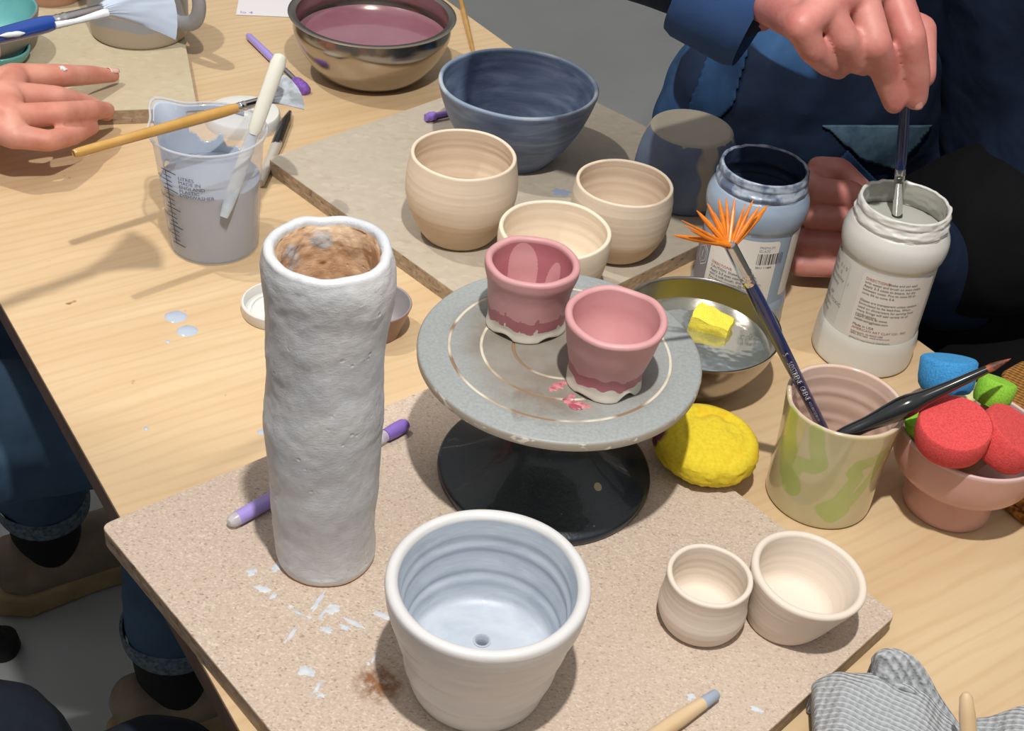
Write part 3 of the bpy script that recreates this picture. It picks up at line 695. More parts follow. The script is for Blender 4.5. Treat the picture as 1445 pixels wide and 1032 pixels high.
# ------------------------------------------------------------------ steel bowls
def steel(name, loc, R, h, label, foot, flange, liquid, lvl, lm, lname):
    b = thing(name, loc, label, 'bowl')
    o_ = [(foot, 0), (foot * 1.05, .0005), (foot + (R - foot) * .35, h * .14), (foot + (R - foot) * .66, h * .40), (foot + (R - foot) * .88, h * .72), (R - flange, h - .002)]
    cs = [(v.x, v.y) for v in catmull([(r, z, 0) for r, z in o_], 8)]
    out = [(0, .0002)] + cs
    out += [(R - flange * .4, h - .0012), (R - .0006, h - .0014), (R, h - .0004), (R - .0006, h), (R - flange * .5, h)] if flange > .002 else [(R, h - .0006), (R, h), (R - .0008, h)]
    out += [(r - .0009, z + .0009) for r, z in cs[::-1]] + [(0, .0011)]
    link('bowl_shell', lathe(out, 128), M_STEEL, b)
    # level liquid fills to the wall
    rr = 0
    for (ra, za), (rb, zb) in zip(cs[:-1], cs[1:]):
        if za <= lvl <= zb: rr = ra + (rb - ra) * (lvl - za) / (zb - za + 1e-9)
    link(lname, lathe([(0, lvl), (rr * .5, lvl), (rr - .0012, lvl), (rr - .0006, lvl + .0006)], 96), lm, b)
    return b, rr
t = NT('watery_pink_glaze'); t.col(t.mix(t.rampf(t.noise(18, 3), .3, .7), lin('8a5a68'), lin('976775'))); t.set(Roughness=.12, Coat_Weight=.8); M_PKW = t.m
sb, _ = steel('mixing_bowl', (-.176, 1.2255, TZ), .0836, .066, 'wide-rimmed steel bowl of watery pink glaze at the back of the table', .042, .007, True, .043, M_PKW, 'glaze')
sf, rw = steel('mixing_bowl', (.1317, .768, TZ), .0588, .0525, 'small steel bowl of water behind the turntable', .024, .001, True, .037, m_water('rinse_water', (.78, .82, .68, 1)), 'water')
# wet sponge piece in the water
def sponge_piece():
    bm = bmesh.new(); bmesh.ops.create_cube(bm, size=1); bmesh.ops.subdivide_edges(bm, edges=bm.edges[:], cuts=7, use_grid_fill=True)
    for v in bm.verts:
        c = v.co.copy(); v.co = Vector((c.x * .030, c.y * .019 * (1 - .25 * c.x), c.z * .017 * (1 - .35 * max(0, c.x) * 2)))
        s = c.normalized() * .5; v.co = v.co * .72 + Vector((s.x * .036, s.y * .026, s.z * .02)) * .28
        v.co += Vector((noise.noise(c * 3), noise.noise(c * 3 + Vector((5, 0, 0))), noise.noise(c * 3 + Vector((0, 9, 0))))) * .0018
    o = link('sponge_piece', bm_mesh(bm), m_foam('yellow_wet_foam', 'eadb52', 'dcc83c'))
    p = at(1004, 457, TZ + .040); o.location = p; o.rotation_euler = (.1, .08, -.35); return tag(o, 'wet yellow sponge piece floating in the small steel bowl', 'sponge')
sponge_piece()
# ------------------------------------------------------------------ round yellow sponge
def round_sponge():
    bm = bmesh.new(); bmesh.ops.create_uvsphere(bm, u_segments=96, v_segments=64, radius=1)
    for v in bm.verts:
        c = v.co.copy(); th = math.atan2(c.y, c.x); z = c.z; sgn = 1 if z > 0 else -1
        zz = sgn * abs(z) ** .72; rr = math.hypot(c.x, c.y) ** .8
        R0 = .0345 * (1 + .03 * math.cos(2 * th + .6) + .02 * noise.noise(Vector((math.cos(th) * 2, math.sin(th) * 2, z))))
        p = Vector((rr * R0 * math.cos(th), rr * R0 * math.sin(th), zz * .0145))
        n1 = noise.fractal(p * 34, 1, 2, 2); n2 = noise.fractal(p * 260, 1, 2, 3)
        if z > 0:
            q = p - Vector((.004, -.002, 0)); d = math.hypot(q.x, q.y); p.z -= .0022 * math.exp(-((d - .021) / .003) ** 2) * (1 + n1)
            for hx, hy, hr in ((.016, .004, .005), (.012, .014, .004), (-.004, .016, .005)):
                p.z -= .0025 * math.exp(-(((p.x - hx) ** 2 + (p.y - hy) ** 2) / hr ** 2))
        p += c * (.0007 * n1 + (.0010 if z < .25 else .0001) * n2); v.co = p
    t = NT('yellow_synthetic_sponge'); n = t.noise(420, 4); c = t.mix(t.rampf(n, .3, .6), lin('d4ba24'), lin('e0ca32'))
    c = t.mix(t.math('MULTIPLY', t.rampf(t.noise(40, 3), .58, .72), .6), c, lin('d8ac1c'))
    d = t.n('ShaderNodeVectorMath', operation='DISTANCE'); t.l(t.tc.outputs['Object'], d.inputs[0]); d.inputs[1].default_value = (-.0335, -.002, .004)
    c = t.mix(t.rampf(t.math('ADD', d.outputs['Value'], t.math('MULTIPLY', t.noise(150, 3), .004)), .0115, .0085), c, lin('6e3a44'))
    t.col(c); t.set(Roughness=.95); t.bump(t.noise(900, 3), .25, .0005)
    o = link('round_sponge', bm_mesh(bm), t.m, loc=(.1335, .659, BZ + .0155), rot=(.06, .04, 0)); return tag(o, 'round yellow synthetic sponge with a purple stain, beside the turntable', 'sponge')
round_sponge()
# ------------------------------------------------------------------ green patterned cup
def green_cup():
    o_ = [(.032, 0), (.0345, .0012), (.0352, .006), (.0350, .025), (.0352, .045), (.0362, .064), (.0374, .0815)]
    i_ = [(.0342, .082), (.0330, .07), (.032, .045), (.0318, .02), (.029, .009), (.015, .0065), (0, .006)]
    P_ = prof(o_, i_, 14); no = 6 * 14 + 2
    P_ = rings(P_, .00035, .011, .012, .075, lambda i, r, z: i > no + 10)
    vg = math.degrees(math.atan2(-.6553, -.2141))
    an = math.radians(vg - 76)    # notch where the front panel starts
    # squiggles in (degrees from the viewing side, height)
    S = [([(-52, .079), (-50, .066), (-42, .054), (-52, .05), (-40, .040), (-28, .046), (-12, .049), (-6, .054), (-14, .066), (-18, .078)], .0058),
         ([(-50, .050), (-40, .034), (-30, .026), (-38, .036), (-34, .042)], .0085),
         ([(76, .068), (56, .062), (34, .058), (30, .052), (36, .046), (30, .036), (24, .026), (10, .018), (22, .012), (32, .018)], .0050),
         ([(60, .058), (54, .044), (42, .030), (34, .022)], .0040)]
    def dist(a, z):
        best = 1
        for pts, w in S:
            for (a0, z0), (a1, z1) in zip(pts[:-1], pts[1:]):
                x0, x1, x = [.036 * math.radians(q) for q in (a0, a1, a)]
                dx, dz = x1 - x0, z1 - z0; tt = max(0, min(1, ((x - x0) * dx + (z - z0) * dz) / (dx * dx + dz * dz + 1e-12)))
                best = min(best, math.hypot(x - x0 - tt * dx, z - z0 - tt * dz) / w)
        return best
    def fn(th, r, z, i):
        d = (th - an + PI) % (2 * PI) - PI; s = max(0, (z - .04) / .042)
        k = 1 + .018 * math.cos(2 * th + 1) * z / .08
        step = .0038 / (1 + math.exp(-d * 30)) * math.exp(-max(0, d) / 1.2)
        zz = z - s * step * 1.3; k -= .10 * s * step / .0038 * .35
        return (r * k * math.cos(th), r * k * math.sin(th), zz)
    def mask(th, r, z, i):
        if i > no + 2: return 0
        a = (math.degrees(th) - vg + 180) % 360 - 180
        d = dist(a, z)
        return max(0, min(1, 1.5 - 1.0 * d)) if d < 2 else 0
    me = lathe(P_, 260, fn, mask)
    t = NT('clear_glaze_with_green_slip'); a = t.attr(); nv = t.noise(30, 4)
    bg = t.mix(t.rampf(nv, .3, .7), lin('d6b8a6'), lin('dcc4b4')); gc = t.mix(t.rampf(nv, .35, .65), lin('a2ae60'), lin('b2bb78'))
    t.col(t.mix(t.rampf(a, .40, .60), bg, gc)); t.set(Roughness=.14, Coat_Weight=.8); t.bump(t.noise(24, 3), .12, .001)
    return tag(link('tumbler', me, t.m, loc=(.2141, .6553, TZ)), 'glossy beige cup with green squiggles, holding two brushes', 'cup')
green_cup()
# ------------------------------------------------------------------ pink planter with sponge daubers
def planter():
    t_ = thing('planter', (.3022, .6599, TZ), 'pink footed pot full of sponge daubers', 'pot')
    o_ = [(.0265, 0), (.0288, .001), (.0292, .006), (.0285, .016), (.0284, .024), (.0305, .0275), (.0385, .0305), (.0445, .037), (.0475, .048), (.0485, .06), (.0486, .0645)]
    i_ = [(.0462, .065), (.046, .058), (.0445, .046), (.040, .036), (.03, .030), (.026, .02), (.025, .008), (0, .006)]
    P_ = prof(o_, i_, 9); no = 10 * 9 + 2
    me = lathe(P_, 140, wob(nz=.004, ns=18, h=.066), lambda th, r, z, i: 1.0 if (z > .0635 or i > no) else 0.0)
    m = m_mask('pink_clay_body', 'c4948a', 'd6b6b2', .38, .35, .65, c0b='cb9e93', coat=.15)
    link('pot_body', me, m, t_); return t_
pl = planter()
def dauber(name, px, py, ztop, R, h, axis, m, label, stick_len=.075):
    """foam head on a wooden stick; axis points out of the flat end face"""
    ax = Vector(axis).normalized(); top = at(px, py, ztop)
    q = Vector((0, 0, 1)).rotation_difference(ax)
    base = top - ax * (h + stick_len)
    d = bpy.data.objects.new(name, None); C.objects.link(d); d.location = base; d.rotation_mode = 'QUATERNION'; d.rotation_quaternion = q; d.empty_display_size = .01
    tag(d, label, 'sponge dauber', 'sponge daubers in the pink pot')
    P_ = [(0, 0), (R * .6, 0), (R * .86, .001), (R * .96, .004), (R, h * .4), (R, h - .0015), (R - .0012, h - .0002), (R * .6, h), (0, h)]
    def fn(th, r, z, i):
        k = 1 + .008 * noise.noise(Vector((math.cos(th), math.sin(th), z * 40 + px)))
        return (r * k * math.cos(th), r * k * math.sin(th), z)
    link('foam_head', lathe(P_, 96, fn), m, d, loc=(0, 0, stick_len))
    link('stick', lathe([(0, -.0), (.004, .0), (.0045, .001), (.0045, stick_len + .004), (0, stick_len + .004)], 20), M_WOODL, d)
    return d
M_RED = m_foam('red_foam', 'd9504e', 'c43c40'); M_BLU = m_foam('blue_foam', '3f96d0', '2f80bc'); M_GRN = m_foam('green_foam', '8fca3c', '78b42c'); M_PALE = m_foam('pale_foam', 'd8d8a0', 'c4c488')
dauber('dauber', 1349, 596, TZ + .096, .0225, .0225, (-.12, -.22, 1), M_RED, 'large red foam dauber at the front of the pink pot', .05)
dauber('dauber', 1437, 607, TZ + .090, .0215, .023, (.42, -.10, .9), M_RED, 'red foam dauber tipping right in the pink pot, cut by the photo edge', .045)
dauber('dauber', 1340, 505, TZ + .108, .0178, .022, (-.04, .42, .9), M_BLU, 'blue foam dauber at the back of the pink pot', .055)
dauber('dauber', 1411, 536, TZ + .098, .0122, .018, (.20, .34, .9), M_GRN, 'small green foam dauber at the back right of the pink pot', .055)
dauber('dauber', 1302, 590, TZ + .076, .0115, .017, (-.35, .1, .9), M_GRN, 'small green foam dauber peeking out left of the large red one', .035)
dauber('dauber', 1362, 553, TZ + .066, .009, .016, (.1, .1, 1), M_PALE, 'small pale foam dauber deep in the pink pot', .025)
# ------------------------------------------------------------------ brushes
def brush(name, a, b, label, mh, r_h, r_f, fer, cat='brush', hprof=None, group=None):
    """a = butt end, b = start of the hairs, fer = length of ferrule; returns the thing and its frame (local z from a to b)"""
    a = Vector(a); b = Vector(b); d = (b - a); Ln = d.length; q = Vector((0, 0, 1)).rotation_difference(d.normalized())
    t = bpy.data.objects.new(name, None); C.objects.link(t); t.location = a; t.rotation_mode = 'QUATERNION'; t.rotation_quaternion = q; t.empty_display_size = .01
    tag(t, label, cat, group)
    hl = Ln - fer
    pf = hprof or [(0, .45), (.03, .8), (.3, .85), (.7, 1.0), (.9, 1.0), (1, .85)]
    pts = [(0, 0)] + [(v.y, v.x) for v in catmull([(s * hl, rr * r_h, 0) for s, rr in pf], 6)] + [(0, hl)]
    link('handle', lathe([(max(r, 0), z) for r, z in pts], 24), mh, t)
    if fer > 0:
        link('ferrule', lathe([(0, hl - .001), (r_f * 1.02, hl - .001), (r_f * 1.02, hl + fer * .08), (r_f * 1.1, hl + fer * .1), (r_f * 1.02, hl + fer * .13), (r_f * 1.02, hl + fer * .2), (r_f * 1.1, hl + fer * .23), (r_f, hl + fer * .27), (r_f * .92, hl + fer * .97), (r_f * .8, hl + fer), (0, hl + fer)], 24), M_CHROME, t)
    return t, Ln
# orange fan brush in the green cup
def proj_y(p):
    d = p - CAM; return 516 - F_PX * d.dot(UP) / d.dot(FW)
rim_pt = at(1126, 535, TZ + .0875); low_pt = at(1168, 618, TZ + .030)
s0, s1 = 0.0, 12.0
for _ in range(60):
    sm = (s0 + s1) / 2
    if proj_y(low_pt + (rim_pt - low_pt) * sm) > 345: s0 = sm
    else: s1 = sm
tip_in = low_pt; fer_end = low_pt + (rim_pt - low_pt) * s0
fb_t, Ln = brush('fan_brush', tip_in, fer_end, 'fan brush with splayed orange bristles and navy handle, standing in the beige and green cup', M_BLUEH, .0042, .0040, .034)
M_ORB = simple('orange_bristle', 'e0821e', .35, 'c96a12', 200)
Qi = fb_t.rotation_quaternion.inverted(); side = Qi @ RT; side.z = 0; side.normalize()
V = []; Fs = []
ctr = fer_end
fo = Vector((0, 0, 0))
fan_px = [((1030, 352), (950, 332), 3.0), ((1028, 350), (962, 311), 1.4), ((1028, 350), (965, 318), 1.2), ((1026, 350), (983, 297), 3.0), ((1026, 350), (998, 287), 2.6), ((1026, 348), (1014, 280), 2.6), ((1026, 348), (1025, 279), 2.2), ((1026, 348), (1037, 279), 2.2), ((1028, 350), (1052, 288), 1.6), ((1029, 350), (1063, 282), 2.0), ((1030, 350), (1072, 291), 2.4), ((1031, 352), (1083, 290), 3.4), ((1028, 350), (1047, 300), 1.6), ((1025, 350), (974, 325), 1.8), ((1027, 350), (1008, 300), 1.8), ((1029, 350), (1057, 296), 1.8)]
root = Vector((0, 0, Ln))
for k, (r0, t0, w) in enumerate(fan_px):
    pe = fb_t.rotation_quaternion.inverted() @ (at(t0[0], t0[1], fer_end.z + .014 + .004 * math.sin(k * 2.1)) - Vector(fb_t.location))
    ps = root + side * ((r0[0] - 1028) * .0006) + Vector((0, 0, -.002))
    me = tube([ps, ps.lerp(pe, .3), ps.lerp(pe, .65), ps.lerp(pe, .9), pe], [.0011, w * .00045 + .0004, w * .00050 + .0002, w * .0003, .0002], 8)
    n = len(V); V += [v.co.copy() for v in me.vertices]; Fs += [tuple(i + n for i in pp.vertices) for pp in me.polygons]
    bpy.data.meshes.remove(me)
link('bristles', pydata(V, Fs), M_ORB, fb_t)
h0 = Vector(tip_in); dirh = (fer_end - tip_in).normalized()
def hand_text(body, size, z, mt, m=M_INKW, flip=True):
    """print along a round handle: reads along local z"""
    v = Qi @ (CAM - (h0 + dirh * z)); ang = math.atan2(v.y, v.x); R = .0043
    def f(co):
        a = ang + (co.y - size * .35) / R; return Vector((R * math.cos(a), R * math.sin(a), z - co.x))
    return link('print', text_mesh(body, size, f), m, mt, smooth=False)
hand_text('5', .0052, .101, fb_t); hand_text('SØSTRENE  GRENE', .0050, .092, fb_t); hand_text('HOG BRISTLE BRUSH', .0024, .048, fb_t)
# black brush with twisted handle lying in the cup
bA = Vector((.1945, .622, TZ + .074)); bA = at(1205, 607, TZ + .0795); bB = at(1392, 522, TZ + .122)
bk, Ln2 = brush('twisted_brush', bA - (bB - bA).normalized() * .016, bB, 'black brush with a swollen twisted handle, resting on the beige and green cup', M_BLACKP, .0062, .0026, .0, hprof=[(0, .5), (.1, .75), (.25, .8), (.38, 1.05), (.5, 1.15), (.6, .85), (.75, .62), (.9, .5), (1, .42)])
for fl in (0,):
    V = []; Fs = []
    # helical ridges on the grip
    pts = [Vector((.0042 * math.cos(9 * s), .0042 * math.sin(9 * s), Ln2 * (.36 + .24 * s))) for s in [k / 20 for k in range(21)]]
    link('grip_ridge', tube(pts, [.0006] + [.0018] * 19 + [.0006], 10), M_BLACKP, bk)
link('bristles', lathe([(0, Ln2 - .002), (.0024, Ln2 - .001), (.0027, Ln2 + .004), (.0016, Ln2 + .010), (.0002, Ln2 + .016)], 16), simple('brown_hair', '4a2a1c', .6, 'a5563a', 300), bk)
# wooden fan brush across the measuring cup
MC = Vector((-.2518, .8824, TZ)); MH = .1035
wA = at(104, 217, TZ + MH + .0105); wB = at(392, 135, TZ + MH + .012)
wB = at(378, 140, TZ + MH + .011)
wb, Ln3 = brush('fan_brush', wA, wB, 'wooden fan brush lying across the clear measuring cup', M_WOODB, .0043, .0036, .028)
def fan_head(t, Ln, length, half0, half1, thick, m, tipz=None, skew=0, side=None, name='bristles', dir3=None):
    """flat flared bristle head: local z forward, spread along `side`"""
    s = Vector(side); s.z = 0; s.normalize(); nrm = s.cross(Vector((0, 0, 1))); V = []; Fs = []; nx, nz = 22, 12
    for layer in (1, -1):
        for j in range(nz + 1):
            f = j / nz
            for i in range(nx + 1):
                g = i / nx * 2 - 1; hw = half0 + (half1 - half0) * f ** 1.15
                zl = length * f * (1 - .16 * g * g * f) + (skew * g * f)
                th = thick * (1 - .5 * f) * math.sqrt(max(0, 1 - g * g)) + .0002
                wv = .0006 * noise.noise(Vector((i * .9, j * .25, Ln * 40)))
                V.append(Vector((0, 0, Ln - .001 + zl)) + s * (hw * g) + nrm * (layer * (th + wv)))
    st = (nx + 1) * (nz + 1)
    for l in (0, 1):
        for j in range(nz):
            for i in range(nx):
                a = l * st + j * (nx + 1) + i; q = (a, a + 1, a + nx + 2, a + nx + 1); Fs.append(q if l == 0 else q[::-1])
    for j in range(nz):
        for i in (0, nx): a = j * (nx + 1) + i; Fs.append((a, a + nx + 1, st + a + nx + 1, st + a))
    for i in range(nx):
        for j in (0, nz): a = j * (nx + 1) + i; Fs.append((a, a + 1, st + a + 1, st + a))
    me = pydata(V, Fs); bm = bmesh.new(); bm.from_mesh(me); bmesh.ops.remove_doubles(bm, verts=bm.verts, dist=1e-5); bmesh.ops.recalc_face_normals(bm, faces=bm.faces); bm.to_mesh(me); bm.free()
    return link(name, me, m, t)
t = NT('bristles_dipped_in_grey_glaze'); z = t.sep()[2]
t.col(t.mix(t.rampf(t.noise(70, 3), .42, .56), lin('8e9398'), lin('aab2bc'))); t.set(Roughness=.25, Coat_Weight=.5); M_DIP = t.m
Qw = wb.rotation_quaternion.inverted(); fan_head(wb, Ln3, .030, .004, .017, .0016, M_DIP, side=Qw @ (UP * .9 - RT * .2 + FW * .3))
# ------------------------------------------------------------------ measuring cup
mc = thing('measuring_cup', MC, 'clear plastic measuring cup of blue-grey glaze with a spatula in it', 'measuring cup')
spd = at(212, 145, TZ + MH) - (MC + Vector((0, 0, MH))); spa = math.atan2(spd.y, spd.x)
def mfn(th, r, z, i):
    d = (th - spa + PI) % (2 * PI) - PI; s = max(0, (z - .082) / (MH - .082)); e = math.exp(-(d / .28) ** 2) * s * s
    return (r * (1 + .30 * e) * math.cos(th), r * (1 + .30 * e) * math.sin(th), z + .006 * e)
mo = [(v.x, v.y) for v in catmull([(.033, 0, 0), (.0348, .0012, 0), (.0358, .006, 0), (.0385, .05, 0), (.0418, .090, 0), (.0425, .0965, 0), (.0442, .0985, 0), (.0446, .1015, 0), (.0443, MH, 0)], 8)]
M_CUP = m_clear('milky_polypropylene', (.93, .94, .96, 1), .32, (.80, .82, .86, 1), .22)
link('cup_wall', lathe([(0, .0)] + mo, 120, mfn), M_CUP, mc)
lv = .062
gi = [(r - .0012, z + .0008) for r, z in mo if z < lv]
link('rim', tube([mfn(2 * PI * k / 96, .0446, MH - .001, 0) for k in range(97)], .0010, 8, cap=False), m_clear('rim_plastic', (.9, .92, .95, 1), .4, (.75, .77, .8, 1), .2), mc)
M_GL = simple('thick_blue_grey_glaze', '8b97aa', .16, '7e8a9e', 24, coat=.7)
link('glaze', lathe([(0, .001)] + gi + [(.020, lv - .001), (0, lv - .0012)], 96, mfn), M_GL, mc)
# glaze film clinging to the far wall and spout
fv = math.atan2(-MC.y, -MC.x)      # direction of the viewer
def film():
    V = []; Fs = []; na, nz = 90, 30
    a0 = spa - .55; a1 = spa - 1.75
    for j in range(nz + 1):
        for i in range(na + 1):
            a = a0 + (a1 - a0) * i / na if False else spa + .42 - 1.95 * i / na
            z = lv - .002 + (MH - lv + .0005) * j / nz
            rr = .0375 + (.0432 - .0375) * (z - .05) / .0535
            p = mfn(a, rr - .0006, z, 0); V.append(p)
    def inside(i, j):
        f = i / na; g = j / nz
        top = 1.0
        w = noise.noise(Vector((f * 6, g * 2.5, 3)))
        if f < .42: return g > .0 + .25 * max(0, w)
        return g > .86 or (g < .45 * (1 - (f - .42) * 1.4) + .3 * w)
    for j in range(nz):
        for i in range(na):
            if inside(i, j): a = j * (na + 1) + i; Fs.append((a, a + 1, a + na + 2, a + na + 1))
    me = pydata(V, Fs); o = link('glaze_film', me, M_GLAZEB, mc)
    s = o.modifiers.new('s', 'SOLIDIFY'); s.thickness = .0008; s.offset = 0; sm = o.modifiers.new('m', 'SMOOTH'); sm.iterations = 3; apply_mods(o)
    for p in o.data.polygons: p.use_smooth = True
film()
V = []; Fs = []
def quad_on(a0, a1, z0, z1):
    n = len(V)
    for a, z in ((a0, z0), (a1, z0), (a1, z1), (a0, z1)):
        rr = .0352 + (.0418 - .0352) * z / .090 + .0008; V.append((rr * math.cos(a), rr * math.sin(a), z))
    Fs.append((n, n + 1, n + 2, n + 3))
ma = fv - .92
for k in range(17):
    z = .014 + k * .0042; quad_on(ma - (.12 if k % 2 == 0 else .07), ma + (.26 if k % 4 == 0 else .14), z, z + .0008)
quad_on(ma, ma + .02, .014, .082)
link('scale_marks', pydata(V, Fs), simple('black_scale_print', '2c2f36', .6), mc, smooth=False)
def mtxt(body, size, a0, z0):
    return link('print', text_mesh(body, size, lambda co: Vector(((.0352 + (.0418 - .0352) * (z0 + co.y) / .09 + .0009) * math.cos(a0 + co.x / .039), (.0352 + (.0418 - .0352) * (z0 + co.y) / .09 + .0009) * math.sin(a0 + co.x / .039), z0 + co.y)), spacing=.9), simple('black_scale_print', '2c2f36', .6), mc, smooth=False)
mtxt('LITRES\nMADE IN\nENGLAND\nPLASTIC\nDISHWASHER', .0042, ma + .30, .078)
for k, s in enumerate(('400', '300', '200', '100')): mtxt(s, .0045, ma - .30, .072 - k * .0168)
# spatula
sA = at(328, 272, TZ + .066); sB = at(397, 76, TZ + .158)
ax = (sB - sA).normalized()
sp_ = bpy.data.objects.new('spatula', None); C.objects.link(sp_); sp_.location = sA; sp_.rotation_mode = 'QUATERNION'; sp_.rotation_quaternion = Vector((0, 0, 1)).rotation_difference(ax)
tag(sp_, 'white plastic spatula standing in the measuring cup', 'spatula')
Ls = (sB - sA).length
sup = sp_.rotation_quaternion.inverted() @ (CAM - sA).normalized()
link('handle', tube([(0, 0, Ls * .42), (0, 0, Ls * .46), (0, 0, Ls * .55), (0, 0, Ls * .75), (0, 0, Ls * .93), (0, 0, Ls * .985), (0, 0, Ls)], [.0030, .0044, .0048, .0050, .0052, .0042, .0015], 20, flat=(.75, 1.15), up=sup), simple('warm_white_plastic', 'd3d3c8', .3, coat=.3), sp_)
link('blade', tube([(0, 0, -.02), (0, 0, -.012), (0, 0, 0), (0, 0, Ls * .18), (0, 0, Ls * .32), (0, 0, Ls * .43)], [.0026, .0036, .0042, .0044, .0040, .0034], 20, flat=(.4, 1.15), up=sup), simple('spatula_blade_with_glaze', 'c0c4c6', .25, '9aa4b0', 50, coat=.5), sp_)
# ------------------------------------------------------------------ lids and mauve dish
def lid(loc, R, h, label, m, up):
    t_ = thing('jar_lid', loc, label, 'lid')
    if up: P_ = [(0, .0), (R - .0008, 0), (R, .001), (R, h - .0008), (R - .0008, h), (R - .0018, h), (R - .0024, h - .001), (R - .0026, .0022), (R - .008, .0016), (0, .0016)]
    else: P_ = [(R - .002, .0), (R - .0002, 0), (R, .001), (R, h - .002), (R - .0012, h - .0003), (R - .003, h), (R * .7, h + .0002), (0, h)]
    def fn(th, r, z, i):
        k = 1 + (.006 * math.cos(60 * th) if (r > R - .0005 and .001 < z < h - .001) else 0); return (r * k * math.cos(th), r * k * math.sin(th), z)
    link('lid_shell', lathe(P_, 180, fn), m, t_)
    if up: link('inner_ring', lathe([(R - .008, .0014), (R - .0075, .003), (R - .0068, .003), (R - .0063, .0014)], 96), m, t_)
    return t_
lid((-.2770, 1.091, TZ), .0345, .012, 'white plastic lid lying behind the measuring cup', M_WHITEP, False)
l2 = lid((-.1825, .797, TZ), .0268, .010, 'white plastic lid showing its inside, left behind the tall vase', M_WHITEP, True)
def mauve():
    o_ = [(.017, 0), (.019, .001), (.021, .008), (.0245, .018), (.0272, .0255)]; i_ = [(.0256, .026), (.023, .018), (.018, .008), (.01, .005), (0, .0045)]
    P_ = prof(o_, i_, 8); me = lathe(P_, 96, wob(nz=.006, h=.026), lambda th, r, z, i: 1.0 if i > 36 else 0)
    m = m_mask('mauve_dish_clay', '8a6a62', '8d8a8c', .4, coat=.2); return tag(link('small_dish', me, m, loc=(-.1059, .7853, TZ)), 'small mauve dish with a grey inside, right behind the tall vase', 'dish')
mauve()
# ------------------------------------------------------------------ small tools
def rod(name, a, b, r, m, label, cat, parts=None, prof_=None):
    a = Vector(a); b = Vector(b); L_ = (b - a).length; q = Vector((0, 0, 1)).rotation_difference((b - a).normalized())
    t = bpy.data.objects.new(name, None); C.objects.link(t); t.location = a; t.rotation_mode = 'QUATERNION'; t.rotation_quaternion = q; t.empty_display_size = .01
    tag(t, label, cat); return t, L_
# lilac tool behind the vase
a = at(322, 739, BZ + .0052); b = at(574, 598, BZ + .0052); t_, L_ = rod('lilac_brush', a, b, .005, M_PURPLE, 'lilac brush lying behind the foot of the tall vase', 'brush')
link('clear_cap', lathe([(0, 0), (.0024, .0005), (.0040, .003), (.0046, .007), (0, .0072)], 24), m_clear('frosted_cap', (.95, .95, .97, 1), .6, (.72, .70, .72, 1), .3), t_)
link('handle', lathe([(0, .0065), (.0046, .0066), (.0048, .02), (.0050, L_ * .5), (.0044, L_ * .72), (0, L_ * .72)], 28), M_PURPLE, t_)
link('clear_collar', lathe([(0, L_ * .719), (.0042, L_ * .72), (.0040, L_ - .019), (0, L_ - .0185)], 24), m_clear('clear_collar', (.95, .95, .97, 1), .5, (.75, .72, .8, 1), .2), t_)
link('cap', lathe([(0, L_ - .0188), (.0044, L_ - .0187), (.0049, L_ - .012), (.0048, L_ - .003), (.0036, L_ - .0004), (0, L_)], 24), M_PURPLED, t_)
# lilac brush at the back
a = at(350, 50, TZ + .0045); b = at(431, 128, TZ + .0045); t_, L_ = rod('lilac_brush', a, b, .004, M_PURPLE, 'lilac brush with violet bristles, left of the pink-filled steel bowl', 'brush')
link('handle', lathe([(0, 0), (.0028, .0006), (.0036, .004), (.0040, L_ * .4), (.0036, L_ * .66), (0, L_ * .66)], 24), M_PURPLE, t_)
link('ferrule', lathe([(0, L_ * .655), (.0034, L_ * .66), (.0036, L_ * .72), (.0033, L_ * .83), (0, L_ * .83)], 24), M_CHROME, t_)
link('bristles', lathe([(0, L_ * .825), (.0042, L_ * .83), (.0060, L_ * .87), (.0066, L_ * .95), (.0058, L_), (.003, L_ + .002), (0, L_ + .002)], 24), simple('violet_bristles', '7046a0', .5, '8a62bc', 300, bump=.6, bscale=900), t_)
# violet clip under the blue bowl
a = at(602, 166, BZ + .005); b = at(668, 152, BZ + .0045); t_, L_ = rod('violet_clip', a, b, .004, M_PURPLED, 'violet plastic clip poking out from behind the blue bowl', 'clip')
link('arm', tube([(0, .0022, 0), (0, .0030, L_ * .25), (0, .0036, L_)], [.0030, .0024, .0022], 12, flat=(1, .8)), M_PURPLED, t_)
link('arm', tube([(0, -.0022, 0), (0, -.0030, L_ * .25), (0, -.0036, L_)], [.0030, .0024, .0022], 12, flat=(1, .8)), M_PURPLED, t_)
link('jaw', tube([(0, 0, -.001), (0, 0, .004), (0, 0, .009)], [.0035, .0046, .0042], 14), M_PURPLED, t_)
# glaze-smeared black brush between cup and board
a = at(377, 236, TZ + .0045); b = at(410, 156, TZ + .0045); t_, L_ = rod('smeared_brush', a, b, .004, M_BLACKP, 'black brush handle smeared with white glaze, right of the measuring cup', 'brush')
t = NT('black_lacquer_smeared_white'); zz = t.sep()[2]
f = t.rampf(t.math('ADD', t.math('DIVIDE', zz, .1), t.math('MULTIPLY', t.noise(120, 3), .5)), .66, .70); t.col(t.mix(f, lin('b4aea4'), lin('15181a'))); t.set(Roughness=.25, Coat_Weight=.4)
link('handle', lathe([(0, -.03), (.0035, -.029), (.0045, 0), (.0052, L_ * .45), (.0046, L_ * .8), (.002, L_ * .97), (0, L_)], 24), t.m, t_)
# thin wooden stick behind the steel bowl
a = at(654, 16, TZ + .003); b = at(669, 78, TZ + .003); t_, L_ = rod('thin_brush', a, b, .003, M_WOODB, 'thin wooden brush handle lying behind the pink-filled steel bowl', 'brush')
link('handle', lathe([(0, -.03), (.0028, -.03), (.0030, .02), (.0022, L_ * .8), (.0009, L_), (0, L_)], 16), M_WOODB, t_)
